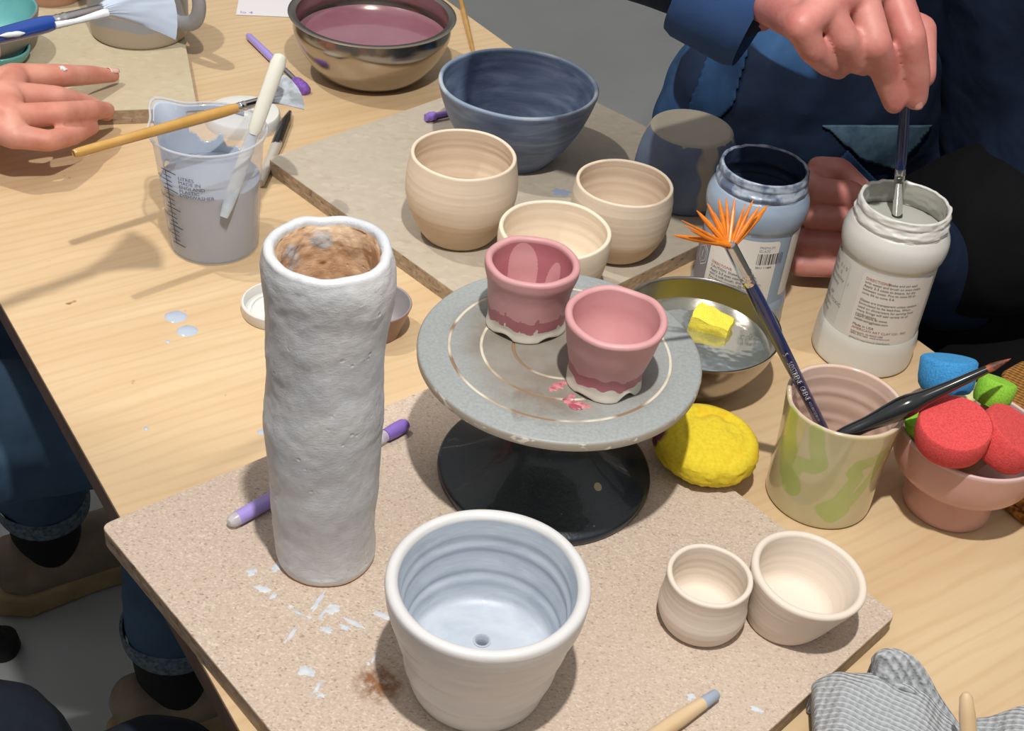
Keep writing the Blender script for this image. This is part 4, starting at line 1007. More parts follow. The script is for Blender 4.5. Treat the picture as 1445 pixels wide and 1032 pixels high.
# wooden brush with blue-grey tip at the front
a = at(905, 1052, BZ + .005); b = at(1012, 979, BZ + .0048); t_, L_ = rod('wooden_tool', a, b, .004, M_WOODL, 'pale wooden stick with a blue-grey tip, at the front edge of the board', 'stick')
link('shaft', lathe([(0, -.02), (.0045, -.02), (.0044, L_ * .5), (.0036, L_ - .0115), (0, L_ - .0115)], 20), M_WOODL, t_)
link('tip', lathe([(0, L_ - .0116), (.0036, L_ - .0115), (.0030, L_ - .001), (.0022, L_), (0, L_)], 20), simple('pale_blue_tip', '9aa6b6', .5), t_)
# paper with handwriting
p0 = at(333, 21, TZ + .0004); p1 = at(425, 25, TZ + .0004); e = (p1 - p0).normalized(); f = Vector((-e.y, e.x, 0)); w_ = .115
t_ = thing('paper_sheet', p0, 'white sheet of paper at the back edge, left of the pink-filled steel bowl', 'paper')
link('sheet', prism([(0, 0), (e.x * w_, e.y * w_), (e.x * w_ + f.x * .15, e.y * w_ + f.y * .15), (f.x * .15, f.y * .15)], 0, .0004), simple('copy_paper', 'd8d6da', .8), t_, smooth=False)
me = text_mesh('lo 4', .009, lambda co: Vector((e.x * (.004 + co.x) + f.x * (.004 + co.y), e.y * (.004 + co.x) + f.y * (.004 + co.y), .0005)))
link('handwriting', me, simple('violet_pen', '7a70c0', .6), t_, smooth=False)
# ------------------------------------------------------------------ far left pottery
def mug():
    m = thing('mug', (-.4165, 1.2365, BZ), 'grey mug with a bare clay base on the far left board', 'mug')
    o_ = [(.043, 0), (.0468, .0012), (.0488, .008), (.0496, .04), (.0496, .08), (.0494, .094)]; i_ = [(.0452, .0945), (.0452, .07), (.0445, .02), (.038, .008), (0, .007)]
    link('mug_body', lathe(prof(o_, i_, 8), 110, wob(nz=.006, h=.095)), m_two('grey_glaze_over_clay', 'a89a86', '92959a', .020, .004, 20, .35, .2), m)
    d = (at(300, 20, BZ + .05) - Vector((-.4165, 1.2365, BZ + .05))); d.z = 0; d.normalize()
    pts = catmull([d * .047 + Vector((0, 0, .030)), d * .060 + Vector((0, 0, .027)), d * .080 + Vector((0, 0, .036)), d * .087 + Vector((0, 0, .056)), d * .078 + Vector((0, 0, .076)), d * .060 + Vector((0, 0, .084)), d * .047 + Vector((0, 0, .084))], 8)
    link('handle', tube(pts, .0068, 18, flat=(.8, 1.15), up=Vector((-d.y, d.x, 0))), simple('grey_handle_glaze', '92959a', .35, '868a90', 30), m)
mug()
def teal():
    t_ = NT('teal_and_grey_clay')
    o_ = [(.030, 0), (.0335, .001), (.042, .01), (.052, .028), (.0565, .045)]; i_ = [(.0535, .0455), (.049, .03), (.04, .014), (.02, .009), (0, .0085)]
    P_ = prof(o_, i_, 8); no = 34
    m = m_mask('teal_inside_grey_outside', '7b7872', '5fa3a6', .4, coat=.2, c1b='6fb2b2')
    p = at(-34, 14, BZ + .045); o = link('bowl', lathe(P_, 110, wob(nz=.004, h=.045), lambda th, r, z, i: 1.0 if i > no + 3 else 0), m, loc=(p.x, p.y, BZ))
    tag(o, 'bowl with a turquoise inside, cut by the top left corner of the photo', 'bowl')
    o_ = [(.018, 0), (.021, .001), (.026, .006), (.029, .013)]; i_ = [(.0265, .0135), (.023, .008), (.014, .005), (0, .0045)]
    p = at(-2, 70, BZ + .012); o = link('small_dish', lathe(prof(o_, i_, 8), 96, wob(nz=.004, h=.02)), simple('teal_glaze', '549a98', .35, '62a8a4', 40, coat=.3), loc=(p.x, p.y, BZ))
    tag(o, 'small turquoise dish under the blue-handled brush at the left edge', 'dish')
    o_ = [(.026, 0), (.03, .001), (.036, .02), (.038, .05)]; i_ = [(.035, .0505), (.033, .02), (.02, .007), (0, .006)]
    p = at(72, 13, BZ); q = p + Vector((-.01, .032, 0)); o = link('tumbler', lathe(prof(o_, i_, 8), 90, wob(nz=.004, h=.05)), simple('peach_clay', 'c09a80', .6, 'b88e72', 40), loc=(q.x, q.y, BZ))
    tag(o, 'peach clay cup at the top edge, between the turquoise bowl and the mug', 'cup')
teal()
# ------------------------------------------------------------------ cloths
def cloth_grey():
    p0 = at(1150, 1000, TZ)
    t_ = thing('towel', (p0.x + .06, p0.y - .03, TZ), 'crumpled grey ribbed towel in the near right corner', 'towel')
    m = m_rib('grey_ribbed_terry', 'b4b8bc', '979ca0', 95, .45)
    O = Vector(t_.location)
    def sheet(name, fx, nx, ny, th):
        V = [fx(i / nx, j / ny) - O for j in range(ny + 1) for i in range(nx + 1)]
        Fs = [(j * (nx + 1) + i, j * (nx + 1) + i + 1, (j + 1) * (nx + 1) + i + 1, (j + 1) * (nx + 1) + i) for j in range(ny) for i in range(nx)]
        o = link(name, pydata(V, Fs), m, t_)
        s = o.modifiers.new('s', 'SOLIDIFY'); s.thickness = th; s.offset = 1; b = o.modifiers.new('b', 'SUBSURF'); b.levels = 1; b.render_levels = 1; apply_mods(o)
        for p in o.data.polygons: p.use_smooth = True
        return o
    def lerp3(a, b, s): return a + (b - a) * s
    # lower fold: a rounded pad whose back edge turns over
    A = [at(1148, 1008, TZ + .004), at(1157, 972, TZ + .022), at(1190, 962, TZ + .03), at(1250, 968, TZ + .032), at(1300, 985, TZ + .028), at(1338, 1022, TZ + .020), at(1352, 1050, TZ + .008)]
    def low(s, v):
        k = s * (len(A) - 1); i = min(int(k), len(A) - 2); f = k - i; e = lerp3(A[i], A[i + 1], f)
        d = Vector((-.08, -.95, 0)).normalized()
        if v < .3:    # rolled back edge
            a = (v / .3) * PI; rr = max(.004, (e.z - TZ) / 2 - .001); c = Vector((e.x, e.y, TZ + .001 + rr))
            return c + Vector((0, 0, 1)) * (-rr * math.cos(a)) - d * (rr * math.sin(a)) * .8 + Vector((0, 0, .0008 * math.sin(s * 30)))
        w = (v - .3) / .7; top = Vector((e.x, e.y, TZ + .001 + max(.008, e.z - TZ - .002)))
        q = top + d * (.13 * w); q.z = TZ + .001 + (top.z - TZ) * (1 - .25 * w) + .0025 * noise.noise(Vector((s * 5, w * 4, 1))) + .001 * math.sin(s * 22 + w * 6); return q
    sheet('lower_fold', low, 70, 44, .003)
    Bk = [at(1232, 965, TZ + .010), at(1238, 938, TZ + .034), at(1246, 922, TZ + .047), at(1262, 919, TZ + .048), at(1284, 930, TZ + .044), at(1303, 952, TZ + .036), at(1322, 985, TZ + .024), at(1345, 1022, TZ + .012), at(1362, 1055, TZ + .006)]
    Bf = [at(1232, 985, TZ + .028), at(1246, 975, TZ + .030), at(1262, 972, TZ + .032), at(1276, 978, TZ + .032), at(1290, 985, TZ + .030), at(1302, 1000, TZ + .026), at(1318, 1020, TZ + .020), at(1332, 1040, TZ + .012), at(1345, 1065, TZ + .008)]
    def cr(L_, s):
        k = s * (len(L_) - 1); i = min(int(k), len(L_) - 2); f = k - i
        p = [L_[max(0, min(len(L_) - 1, i + q))] for q in (-1, 0, 1, 2)]
        return .5 * ((2 * p[1]) + (p[2] - p[0]) * f + (2 * p[0] - 5 * p[1] + 4 * p[2] - p[3]) * f * f + (3 * p[1] - p[0] - 3 * p[2] + p[3]) * f ** 3)
    def upf(s, v):
        b_ = cr(Bk, s); f_ = cr(Bf, s)
        if v < .35:
            w = v / .35; g = Vector((b_.x, b_.y + .006, TZ + .001)); return lerp3(g, b_, w) + Vector((0, .004 * math.sin(w * PI), 0))
        w = (v - .35) / .65; q = lerp3(b_, f_, w); q.z += -.006 * math.sin(w * PI) + .0012 * math.sin(w * 9 + s * 14); return q
    sheet('upright_fold', upf, 60, 40, .003)
    Cc = [at(1362, 1022, TZ + .010), at(1395, 1018, TZ + .018), at(1425, 1008, TZ + .026), at(1450, 1000, TZ + .028), at(1490, 1000, TZ + .024)]
    def rt(s, v):
        e = cr(Cc, s); d = Vector((-.1, -1, 0))
        if v < .3:
            w = v / .3; return lerp3(Vector((e.x, e.y + .006, TZ + .001)), e, w)
        w = (v - .3) / .7; q = e + d * .1 * w; q.z = e.z + .003 * noise.noise(Vector((s * 4, w * 3, 6))) - .004 * w; return q
    sheet('side_fold', rt, 40, 24, .003)
    return t_
cloth_grey()
a = at(1368, 1060, TZ + .030); b = at(1363, 977, TZ + .056)
t_, L_ = rod('wooden_stick', a, b, .004, M_WOODL, 'pale round wooden stick lying on the grey towel', 'stick')
link('shaft', lathe([(0, -.05), (.0042, -.05), (.0043, L_ * .6), (.0034, L_ - .003), (.0018, L_ - .0003), (0, L_)], 20), M_WOODL, t_)
def cloth_orange():
    t_ = thing('cloth', (.395, .735, TZ), 'folded orange-brown corduroy cloth at the right edge, behind the pink pot', 'cloth')
    m = m_rib('orange_corduroy', 'b07a34', '7c4f1c', 90, .6)
    O = Vector((.395, .735, 0)); P_ = [at(1413, 522, TZ + .014), at(1440, 507, TZ + .014), at(1500, 515, TZ + .014), at(1520, 760, TZ + .014), at(1450, 728, TZ + .010), at(1425, 700, TZ + .014)]
    pts = [((p - O).x, (p - O).y) for p in P_]
    for k in range(2):
        bm = bmesh.new(); s = 1 - .02 * k
        vs = [bm.verts.new((x * s, y * s, k * .0075)) for x, y in pts]; f = bm.faces.new(vs)
        g = bmesh.ops.extrude_face_region(bm, geom=[f]); bmesh.ops.translate(bm, verts=[v for v in g['geom'] if isinstance(v, bmesh.types.BMVert)], vec=(0, 0, .0075))
        bmesh.ops.recalc_face_normals(bm, faces=bm.faces); bmesh.ops.bevel(bm, geom=bm.edges[:], offset=.003, segments=3, affect='EDGES', profile=.5)
        link('fold_layer', bm_mesh(bm), m, t_)
    return t_
cloth_orange()
# ------------------------------------------------------------------ people
def hand_report(nm, pts):
    pass
def finger(segs, pts, radii):
    segs += chain(pts, radii)
# --- the person at the left: hand flat on the board, legs under the table
def person_left():
    s = []
    Z = BZ
    def h(px, py, z): return at(px, py, z)
    wrist = h(-75, 150, Z + .040); 
    k_i, k_m, k_r, k_p = h(22, 108, Z + .040), h(12, 134, Z + .044), h(14, 165, Z + .042), h(22, 192, Z + .034)
    # palm
    for k, r0, r1 in ((k_i, .017, .0125), (k_m, .019, .0135), (k_r, .018, .0125), (k_p, .016, .0115)): s.append((wrist + (k - wrist) * .12, r0, k, r1))
    s.append((k_i, .0125, k_m, .0130)); s.append((k_m, .013, k_r, .0125)); s.append((k_r, .0125, k_p, .0115))
    mid = (wrist + k_r) / 2; s.append((mid, .019, (wrist + k_m) / 2, .019))
    finger(s, [k_i, h(88, 107, Z + .033), h(130, 106, Z + .020), h(160, 107, Z + .0105)], [.0118, .0104, .0088, .0062])
    finger(s, [k_m, h(80, 137, Z + .036), h(125, 148, Z + .016), h(150, 160, Z + .004)], [.0120, .0100, .0088, .0075])
    finger(s, [k_r, h(85, 160, Z + .038), h(128, 156, Z + .026), h(151, 155, Z + .014)], [.0112, .0100, .0092, .0072])
    finger(s, [k_p, h(68, 199, Z + .028), h(103, 191, Z + .020), h(131, 180, Z + .012)], [.0106, .0092, .0084, .0060])
    # thumb folded below the palm
    finger(s, [wrist + Vector((.02, .02, -.012)), h(-10, 120, Z + .018), h(18, 122, Z + .010)], [.013, .010, .008])
    elbow = Vector((-.80, 1.02, .93)); sh = Vector((-1.0, 1.0, 1.16)); sh2 = Vector((-.86, .68, 1.16)); 
    s += chain([wrist, wrist.lerp(elbow, .35), elbow, sh], [.026, .034, .044, .054])
    # other arm holding the loaded brush, outside the picture
    hb = at(-62, 66, 1.02); el2 = Vector((-.70, .56, 1.0))
    s += chain([hb + Vector((-.03, -.01, 0)), el2, sh2], [.026, .042, .054])
    for j, dz in enumerate((.018, .006, -.006)):
        b0 = hb + Vector((-.03, .0, dz)); s += chain([b0, hb + Vector((.005, .018, dz + .006)), hb + Vector((.014, .002, dz * .4)), hb + Vector((-.002, -.012, dz * .4 - .004))], [.011, .0095, .0088, .0075])
    s += chain([hb + Vector((-.035, -.015, .01)), hb + Vector((-.005, -.018, .012)), hb + Vector((.014, -.008, .004))], [.013, .010, .0085])
    hipc = Vector((-.92, .84, .56)); chest = (sh + sh2) / 2
    s += [(hipc, .13, hipc.lerp(chest, .5), .12), (hipc.lerp(chest, .5), .12, chest - Vector((0, 0, .1)), .12), (chest - Vector((0, 0, .1)), .11, sh, .055), (chest - Vector((0, 0, .1)), .11, sh2, .055), (chest, .07, chest + Vector((.03, .02, .12)), .052)]
    hd = chest + Vector((.05, .035, .22)); s += [(hd, .085, hd + Vector((.02, .015, .06)), .08), (hd + Vector((.03, .02, -.05)), .05, hd, .07), (hd + Vector((.085, .06, .01)), .012, hd + Vector((.08, .056, .035)), .009)]
    legs = [(Vector((-.90, .92, .53)), Vector((-.53, 1.10, .50)), at(66, 752, .10), 0), (Vector((-.86, .76, .53)), Vector((-.325, .955, .49)), at(244, 940, .11), 0)]
    for hp, kn, an, he in legs:
        toe = an + Vector((.12, .09, -.06)); toe.z = .035
        s += chain([hipc, hp, kn, kn.lerp(an, .45), an, Vector((an.x, an.y, .05)), toe], [.10, .078, .052, .046, .030, .030, .026])
    o = organic('person', s, .0019, M_SKIN1, smooth=5)
    tag(o, 'person at the left in jeans and tan trainers, hand resting on the pale board', 'person')
    # nails
    def nail(a, b, rad, w, ln, up):
        d = (b - a).normalized(); u_ = Vector(up); u_ = (u_ - d * u_.dot(d)).normalized(); sd = d.cross(u_)
        V = []; Fs = []; n_, m_ = 8, 8
        for j in range(m_ + 1):
            for i in range(n_ + 1):
                g = i / n_ * 2 - 1; f = j / m_; ww = w * (1 - .35 * max(0, f - .6) / .4 * abs(g)); ang = g * .95
                V.append(b + d * (rad * .55 - ln * (1 - f)) + sd * (math.sin(ang) * ww) + u_ * (rad * (1.02 * math.cos(ang) + .06) - .0004 * f))
        for j in range(m_):
            for i in range(n_): a_ = j * (n_ + 1) + i; Fs.append((a_, a_ + 1, a_ + n_ + 2, a_ + n_ + 1))
        ob = link('fingernail', pydata(V, Fs), M_NAIL, o); sl = ob.modifiers.new('s', 'SOLIDIFY'); sl.thickness = .0006; apply_mods(ob)
        for p in ob.data.polygons: p.use_smooth = True
    nail(h(130, 106, Z + .020), h(160, 107, Z + .0105), .0072, .0062, .012, (0, -.1, 1))
    nail(h(103, 191, Z + .020), h(131, 180, Z + .012), .0064, .0052, .010, (0, -.2, 1))
    p = h(62, 91, Z + .046); 
    # jeans, socks, shoes
    jm = m_cloth('blue_denim', '33475c', '46607a', 9, 1400, .35, .65)
    js = []
    for hp, kn, an, he in legs:
        cuff = kn.lerp(an, .80)
        js += chain([hipc, hp, kn, kn.lerp(an, .45), cuff], [.12, .085, .062, .056, .054])
    jo = organic('jeans', js, .006, jm, o, 6, disp=lambda c: .004 * noise.noise(c * 14) + .0025 * noise.noise(c * 40))
    for hp, kn, an, he in legs:
        d_ = (kn - an).normalized(); cuff = kn.lerp(an, .82); q = Vector((0, 0, 1)).rotation_difference(d_)
        c_ = link('cuff', lathe([(.052, -.012), (.0565, -.013), (.058, -.004), (.0575, .008), (.054, .010)], 48, wob(nz=.05, ns=40, h=.02), closed=False), simple('worn_denim_hem', '6c7c86', .9, '3a4c5c', 200), o, loc=cuff); c_.rotation_mode = 'QUATERNION'; c_.rotation_quaternion = q
        organic('sock', chain([an + Vector((0, 0, .06)), an + Vector((0, 0, .0)), Vector((an.x, an.y, .055)), Vector((an.x + .05, an.y + .037, .055))], [.046, .043, .034, .026]), .004, simple('black_sock', '0b0b0d', .95), o, 4)
        fd = Vector((.80, .60, 0)); sd = Vector((-.60, .80, 0)); hb_ = Vector((an.x, an.y, 0)) - fd * .045
        sh_ = bpy.data.objects.new('trainer', None)
        up_ = organic('trainer', chain([hb_ + fd * .01 + Vector((0, 0, .055)), hb_ + fd * .09 + Vector((0, 0, .055)), hb_ + fd * .17 + Vector((0, 0, .05)), hb_ + fd * .245 + Vector((0, 0, .042))], [.040, .042, .043, .036]) + chain([hb_ + fd * .0 + Vector((0, 0, .075)), hb_ + fd * .02 + Vector((0, 0, .06))], [.034, .036]), .004, simple('tan_grey_leather', '8c7c66', .6, '6f6456', 24, bump=.3, bscale=60), o, 5)
        sol = [hb_ + fd * x + sd * y for x, y in ((-.035, -.02), (-.043, 0), (-.035, .02), (.0, .042), (.09, .040), (.17, .050), (.24, .042), (.275, .015), (.275, -.015), (.24, -.040), (.17, -.046), (.09, -.038), (0, -.042))]
        link('sole', prism([(p_.x, p_.y) for p_ in sol], .0, .038, .008, 3), simple('tan_rubber_sole', 'a08a64', .6, '8c7856', 40), up_, smooth=True)
        for k in range(3):
            lc = chain([hb_ + fd * (.02 + .06 * k) + sd * .043 + Vector((0, 0, .05)), hb_ + fd * (.05 + .06 * k) + sd * .036 + Vector((0, 0, .085))], [.006, .005])
    return o
pL = person_left()
# small dried glaze dab on the index finger
o = link('glaze_dab', blobs([(0, 0, .0042, .0026, 0, dict(h=.0006, wob=.6))]), M_SPLAT, pL)
fc_ = at(88, 107, BZ + .033); dv = (CAM - fc_).normalized(); dv = (dv + UP * .75).normalized(); o.location = fc_ + dv * .0103; o.rotation_mode = 'QUATERNION'; o.rotation_quaternion = Vector((0, 0, 1)).rotation_difference(dv)
# loaded brush held up at the left
gA = at(-70, 68, 1.02); gB = at(146, 14, 1.02)
gb, Lg = brush('fan_brush', gA, gB, 'blue-handled fan brush loaded with thick pale glaze, held up at the top left', simple('royal_blue_lacquer', '173f8e', .25, coat=.6), .0048, .0038, .032)
Qg = gb.rotation_quaternion.inverted()
fan_head(gb, Lg, .046, .004, .0265, .0046, M_GLAZEB, side=Qg @ (UP * 1.0 + RT * .25 + FW * .2), name='glaze_coated_bristles')
V = []; 
lst = []
v = Qg @ (CAM - gA); ang = math.atan2(v.y, v.x)
link('glaze_smear', tube([(.0036 * math.cos(ang + .5), .0036 * math.sin(ang + .5), Lg - .033), (.0042 * math.cos(ang + .6), .0042 * math.sin(ang + .6), Lg - .02), (.0036 * math.cos(ang + .6), .0036 * math.sin(ang + .6), Lg)], [.0022, .0016, .0028], 12), simple('dried_white_glaze', 'cfd4d8', .4, bump=.5, bscale=500), gb)
link('glaze_smear', tube([(.0046 * math.cos(ang + .05 * k), .0046 * math.sin(ang + .05 * k), Lg - .066 + .0018 * k) for k in range(9)], [.0003, .0009, .0013, .0015, .0014, .0016, .0015, .0010, .0003], 12), MATS['dried_white_glaze'], gb)

# --- the person at the right
def person_right():
    s = []
    def h(px, py, z): return at(px, py, z)
    tip_z = .968
    wrist = h(1064, -8, 1.002)
    kp, kr, km, ki = h(1130, 36, 1.026), h(1164, 8, 1.034), h(1212, -14, 1.038), h(1258, -18, 1.036)
    for k, r0, r1 in ((kp, .015, .0108), (kr, .019, .0118), (km, .020, .0122), (ki, .018, .0120)): s.append((wrist, r0, k, r1))
    for a, b in ((kp, kr), (kr, km), (km, ki)): s.append((a, .0108, b, .0115))
    fi = [ki, h(1283, 52, 1.014), h(1292, 106, .987), h(1292, 139, .970)]
    fm = [km, h(1236, 62, 1.012), h(1250, 108, .986), h(1262, 146, .967)]
    fr = [kr, h(1192, 54, 1.016), h(1208, 86, .998), h(1221, 92, .986)]
    fp = [kp, h(1146, 70, 1.010), h(1167, 90, .996), h(1184, 98, .986)]
    finger(s, fi, [.0116, .0110, .0098, .0082]); finger(s, fm, [.0114, .0103, .0090, .0074]); finger(s, fr, [.0104, .0092, .0084, .0074]); finger(s, fp, [.0104, .0088, .0078, .0070])
    th = [wrist.lerp(ki, .45) + Vector((.02, .03, -.02)), h(1302, 62, .995) + Vector((.004, .026, 0)), h(1306, 116, .974) + Vector((.0, .010, 0))]
    finger(s, th, [.016, .0105, .0092])
    tc = un(-.62, 1.07, 0)
    el = h(800, -160, 1.045); shr = Vector((.22, 1.20, 1.30)); shl = Vector((.56, .98, 1.30))
    s += chain([wrist, wrist.lerp(el, .5), el, shr], [.027, .036, .046, .056])
    # left hand: loose fist standing on its side behind the jars
    kx = [h(1200, 274, .832), h(1198, 309, .812), h(1192, 346, .790), h(1184, 374, .774)]
    lw = h(1246, 325, .802)
    for i, k in enumerate(kx):
        pip = h((1150, 1146, 1136, 1128)[i], (268, 306, 344, 373)[i], (.834, .812, .789, .772)[i]); tip = pip + Vector((.028, .034, -.002)) + Vector((0, 0, 0))
        s.append((lw, .017, k, .0112)); finger(s, [k, pip, pip + Vector((-.003, .018, -.001)), tip], [.0108, .0102, .0096, .0086])
    finger(s, [lw.lerp(kx[0], .4) + Vector((0, .02, .0)), h(1188, 252, .838) + Vector((0, .014, 0)), h(1157, 246, .840) + Vector((0, .012, 0))], [.014, .0105, .0092])
    ell = un(-.62, 1.00, .66)
    s += chain([lw, lw.lerp(ell, .5), ell, shl], [.022, .028, .036, .046])
    hip = tc + N * .10; hip.z = .60; chest = (shr + shl) / 2
    s += [(hip, .11, hip.lerp(chest, .5), .10), (hip.lerp(chest, .5), .10, chest - Vector((0, 0, .12)), .11), (chest - Vector((0, 0, .12)), .12, shr, .06), (chest - Vector((0, 0, .12)), .12, shl, .06), (chest, .07, chest + Vector((-.02, -.015, .12)), .055)]
    hd = chest + Vector((-.04, -.03, .23)); s += [(hd, .088, hd + Vector((0, 0, .06)), .085), (hd + Vector((-.03, -.02, -.06)), .05, hd, .07), (hd + Vector((-.085, -.062, .01)), .012, hd + Vector((-.08, -.058, .035)), .009)]
    legs = [(hip - U * .10, un(-.86, .90, .52), un(-.84, 1.0, .09)), (hip + U * .10, un(-.52, .90, .52), un(-.60, .93, .09))]
    for hp, kn, an in legs:
        s += chain([hip, hp, kn, kn.lerp(an, .45), an, an + Vector((-.09, -.07, -.05))], [.11, .082, .056, .048, .032, .028])
    o = organic('person', s, .0019, M_SKIN2, smooth=5)
    tag(o, 'person at the right in a navy jacket, stirring the white jar with a brush', 'person')
    def nail(a, b, rad, w, ln, up):
        d = (b - a).normalized(); u_ = Vector(up); u_ = (u_ - d * u_.dot(d)).normalized(); sd = d.cross(u_)
        V = []; Fs = []; n_, m_ = 8, 8
        for j in range(m_ + 1):
            for i in range(n_ + 1):
                g = i / n_ * 2 - 1; f = j / m_; ww = w * (1 - .3 * max(0, f - .6) / .4 * abs(g)); a_ = g * .9
                V.append(b + d * (rad * .55 - ln * (1 - f)) + sd * (math.sin(a_) * ww) + u_ * (rad * (.98 * math.cos(a_) + .05) - .0008 * f))
        for j in range(m_):
            for i in range(n_): q = j * (n_ + 1) + i; Fs.append((q, q + 1, q + n_ + 2, q + n_ + 1))
        ob = link('fingernail', pydata(V, Fs), simple('nail_rose', 'cf988e', .3, coat=.4), o); sl = ob.modifiers.new('s', 'SOLIDIFY'); sl.thickness = .0006; apply_mods(ob)
        for p in ob.data.polygons: p.use_smooth = True
    vd = (CAM - fi[3]).normalized()
    nail(fi[2], fi[3], .0082, .0060, .011, vd + RT * .3)
    # jacket
    jm = m_cloth('navy_jacket_cotton', '182438', '1f2e48', 10, 1500, .3, .7, fold=.5)
    js = chain([wrist.lerp(el, .10), wrist.lerp(el, .45), el, shr], [.038, .046, .058, .075])
    js += [(hip + Vector((0, 0, .10)), .15, hip.lerp(chest, .5), .14), (hip.lerp(chest, .5), .14, chest - Vector((0, 0, .1)), .14), (chest - Vector((0, 0, .12)), .14, shr, .075), (chest - Vector((0, 0, .12)), .14, shl, .075), (hip.lerp(chest, .45) - U * .08, .12, chest - U * .07 - Vector((0, 0, .12)), .12), (hip.lerp(chest, .45) + U * .08, .12, chest + U * .07 - Vector((0, 0, .12)), .12)]
    js += chain([lw.lerp(ell, .2), lw.lerp(ell, .6), ell, shl], [.036, .046, .058, .075])
    organic('jacket', js, .006, jm, o, 6, disp=lambda c: .0035 * noise.noise(c * 11) + .002 * noise.noise(c * 30))
    cu = h(1044, -4, 1.032); dcu = (el - wrist).normalized(); q = Vector((0, 0, 1)).rotation_difference(dcu)
    c_ = link('cuff', lathe([(.036, .03), (.0425, .004), (.0465, -.005), (.0495, .002), (.0498, .03), (.0505, .044), (.0485, .050), (.040, .051)], 64, wob(nz=.025, ns=30, h=.05)), m_cloth('navy_cuff', '2a4370', '33507c', 12, 1500, fold=.2), o, loc=wrist + (wrist - el).normalized() * .006 + UP * -.003); c_.rotation_mode = 'QUATERNION'; c_.rotation_quaternion = q
    # apron: hangs over the lap; patchwork of denim
    ap = []
    A1 = h(1010, 150, .72); 
    lapz = .66
    ap += chain([h(1052, 110, .80), h(1030, 190, .72), h(1040, 260, .66)], [.075, .085, .080])
    ap += chain([h(1120, 110, .82), h(1120, 200, .74), h(1120, 280, .68)], [.085, .095, .085])
    ap += chain([h(1210, 110, .82), h(1210, 190, .74), h(1205, 260, .69)], [.09, .095, .085])
    ap += chain([h(1310, 90, .82), h(1310, 150, .76), h(1300, 215, .72)], [.09, .085, .07])
    ap += chain([h(1420, 70, .82), h(1430, 120, .78), h(1440, 165, .76)], [.09, .08, .07])
    ap += chain([h(1300, 205, .74), h(1365, 205, .76), h(1440, 185, .78)], [.062, .06, .06])
    off_ = N * 0
    ap = [(a + off_, r0, b + off_, r1) for a, r0, b, r1 in ap]
    t = NT('patchwork_denim_apron'); n = t.noise(16, 4, None, .55, .2)
    c = t.mix(t.rampf(n, .3, .7), lin('101a2c'), lin('1b2b44'))
    x_ = t.noise(5.5, 2, t.coord((1, 1, 1.4))); c = t.mix(t.rampf(x_, .56, .575), c, t.mix(t.rampf(n, .3, .7), lin('27466e'), lin('3a5e86')))
    t.col(c); t.set(Roughness=.85); t.b.inputs['Specular IOR Level'].default_value = .2
    t.bump(t.noise(20, 2, None, .45, .3), .6, .010, t.bump(t.noise(1500, 2), .3, .0005))
    ao = organic('apron', ap, .006, t.m, o, 8, disp=lambda c: .007 * noise.noise(c * 9 + Vector((3, 0, 0))) + .004 * noise.noise(c * 26))
    tr_ = []
    for hp, kn, an in legs: tr_ += chain([hip, hp, kn, kn.lerp(an, .5), an + Vector((0, 0, .03))], [.14, .115, .095, .08, .07])
    tr_ += chain([h(1420, 320, .75), h(1350, 335, .72), h(1328, 425, .60)], [.085, .078, .065])
    tr_ += chain([h(1390, 330, .62) + N * .09, h(1330, 390, .56) + N * .08, h(1318, 440, .48) + N * .08], [.115, .10, .08])
    organic('trousers', tr_, .007, m_cloth('black_trousers', '08090b', '0d0f12', 8, 1200, fold=.3), o, 6, disp=lambda c: .004 * noise.noise(c * 12))
    for hp, kn, an in legs:
        fd = -N; hb_ = Vector((an.x, an.y, 0)) - fd * .05
        organic('shoe', chain([hb_ + Vector((0, 0, .05)), hb_ + fd * .1 + Vector((0, 0, .05)), hb_ + fd * .22 + Vector((0, 0, .04))], [.045, .045, .036]), .005, simple('dark_shoe', '151517', .6), o, 4)
    # pale denim pocket patches lying on the apron: found by casting onto it
    from mathutils.bvhtree import BVHTree
    me = ao.data; bv = BVHTree.FromPolygons([v.co.copy() for v in me.vertices], [tuple(p.vertices) for p in me.polygons])
    jd = bpy.data.objects['jacket'] if 'jacket' in bpy.data.objects else None
    def drape(name, poly, m, lift=.0025):
        xs = [p[0] for p in poly]; ys = [p[1] for p in poly]; st = 4; V = []; Fs = []; ix = {}
        def ins(x, y):
            c_ = False; j = len(poly) - 1
            for i in range(len(poly)):
                (xi, yi), (xj, yj) = poly[i], poly[j]
                if (yi > y) != (yj > y) and x < (xj - xi) * (y - yi) / (yj - yi) + xi: c_ = not c_
                j = i
            return c_
        nx = int((max(xs) - min(xs)) / st) + 2; ny = int((max(ys) - min(ys)) / st) + 2
        for j in range(ny):
            for i in range(nx):
                x = min(xs) + i * st; y = min(ys) + j * st
                d = (at(x, y, .5) - CAM).normalized(); hit = bv.ray_cast(CAM, d)
                if ins(x, y) and hit[0] is not None: ix[i, j] = len(V); V.append(hit[0] + hit[1] * lift)
        for j in range(ny):
            for i in range(nx):
                q = [(i, j), (i + 1, j), (i + 1, j + 1), (i, j + 1)]
                if all(k in ix for k in q):
                    f = tuple(ix[k] for k in q)
                    if max((V[f[k]] - V[f[k - 1]]).length for k in range(4)) < .014: Fs.append(f)
        if not Fs: return
        # keep the largest connected piece
        par = list(range(len(V)))
        def fd_(a):
            while par[a] != a: par[a] = par[par[a]]; a = par[a]
            return a
        for f in Fs:
            for k in f[1:]: par[fd_(k)] = fd_(f[0])
        cnt = {}
        for f in Fs: cnt[fd_(f[0])] = cnt.get(fd_(f[0]), 0) + 1
        best = max(cnt, key=cnt.get); Fs = [f for f in Fs if fd_(f[0]) == best]
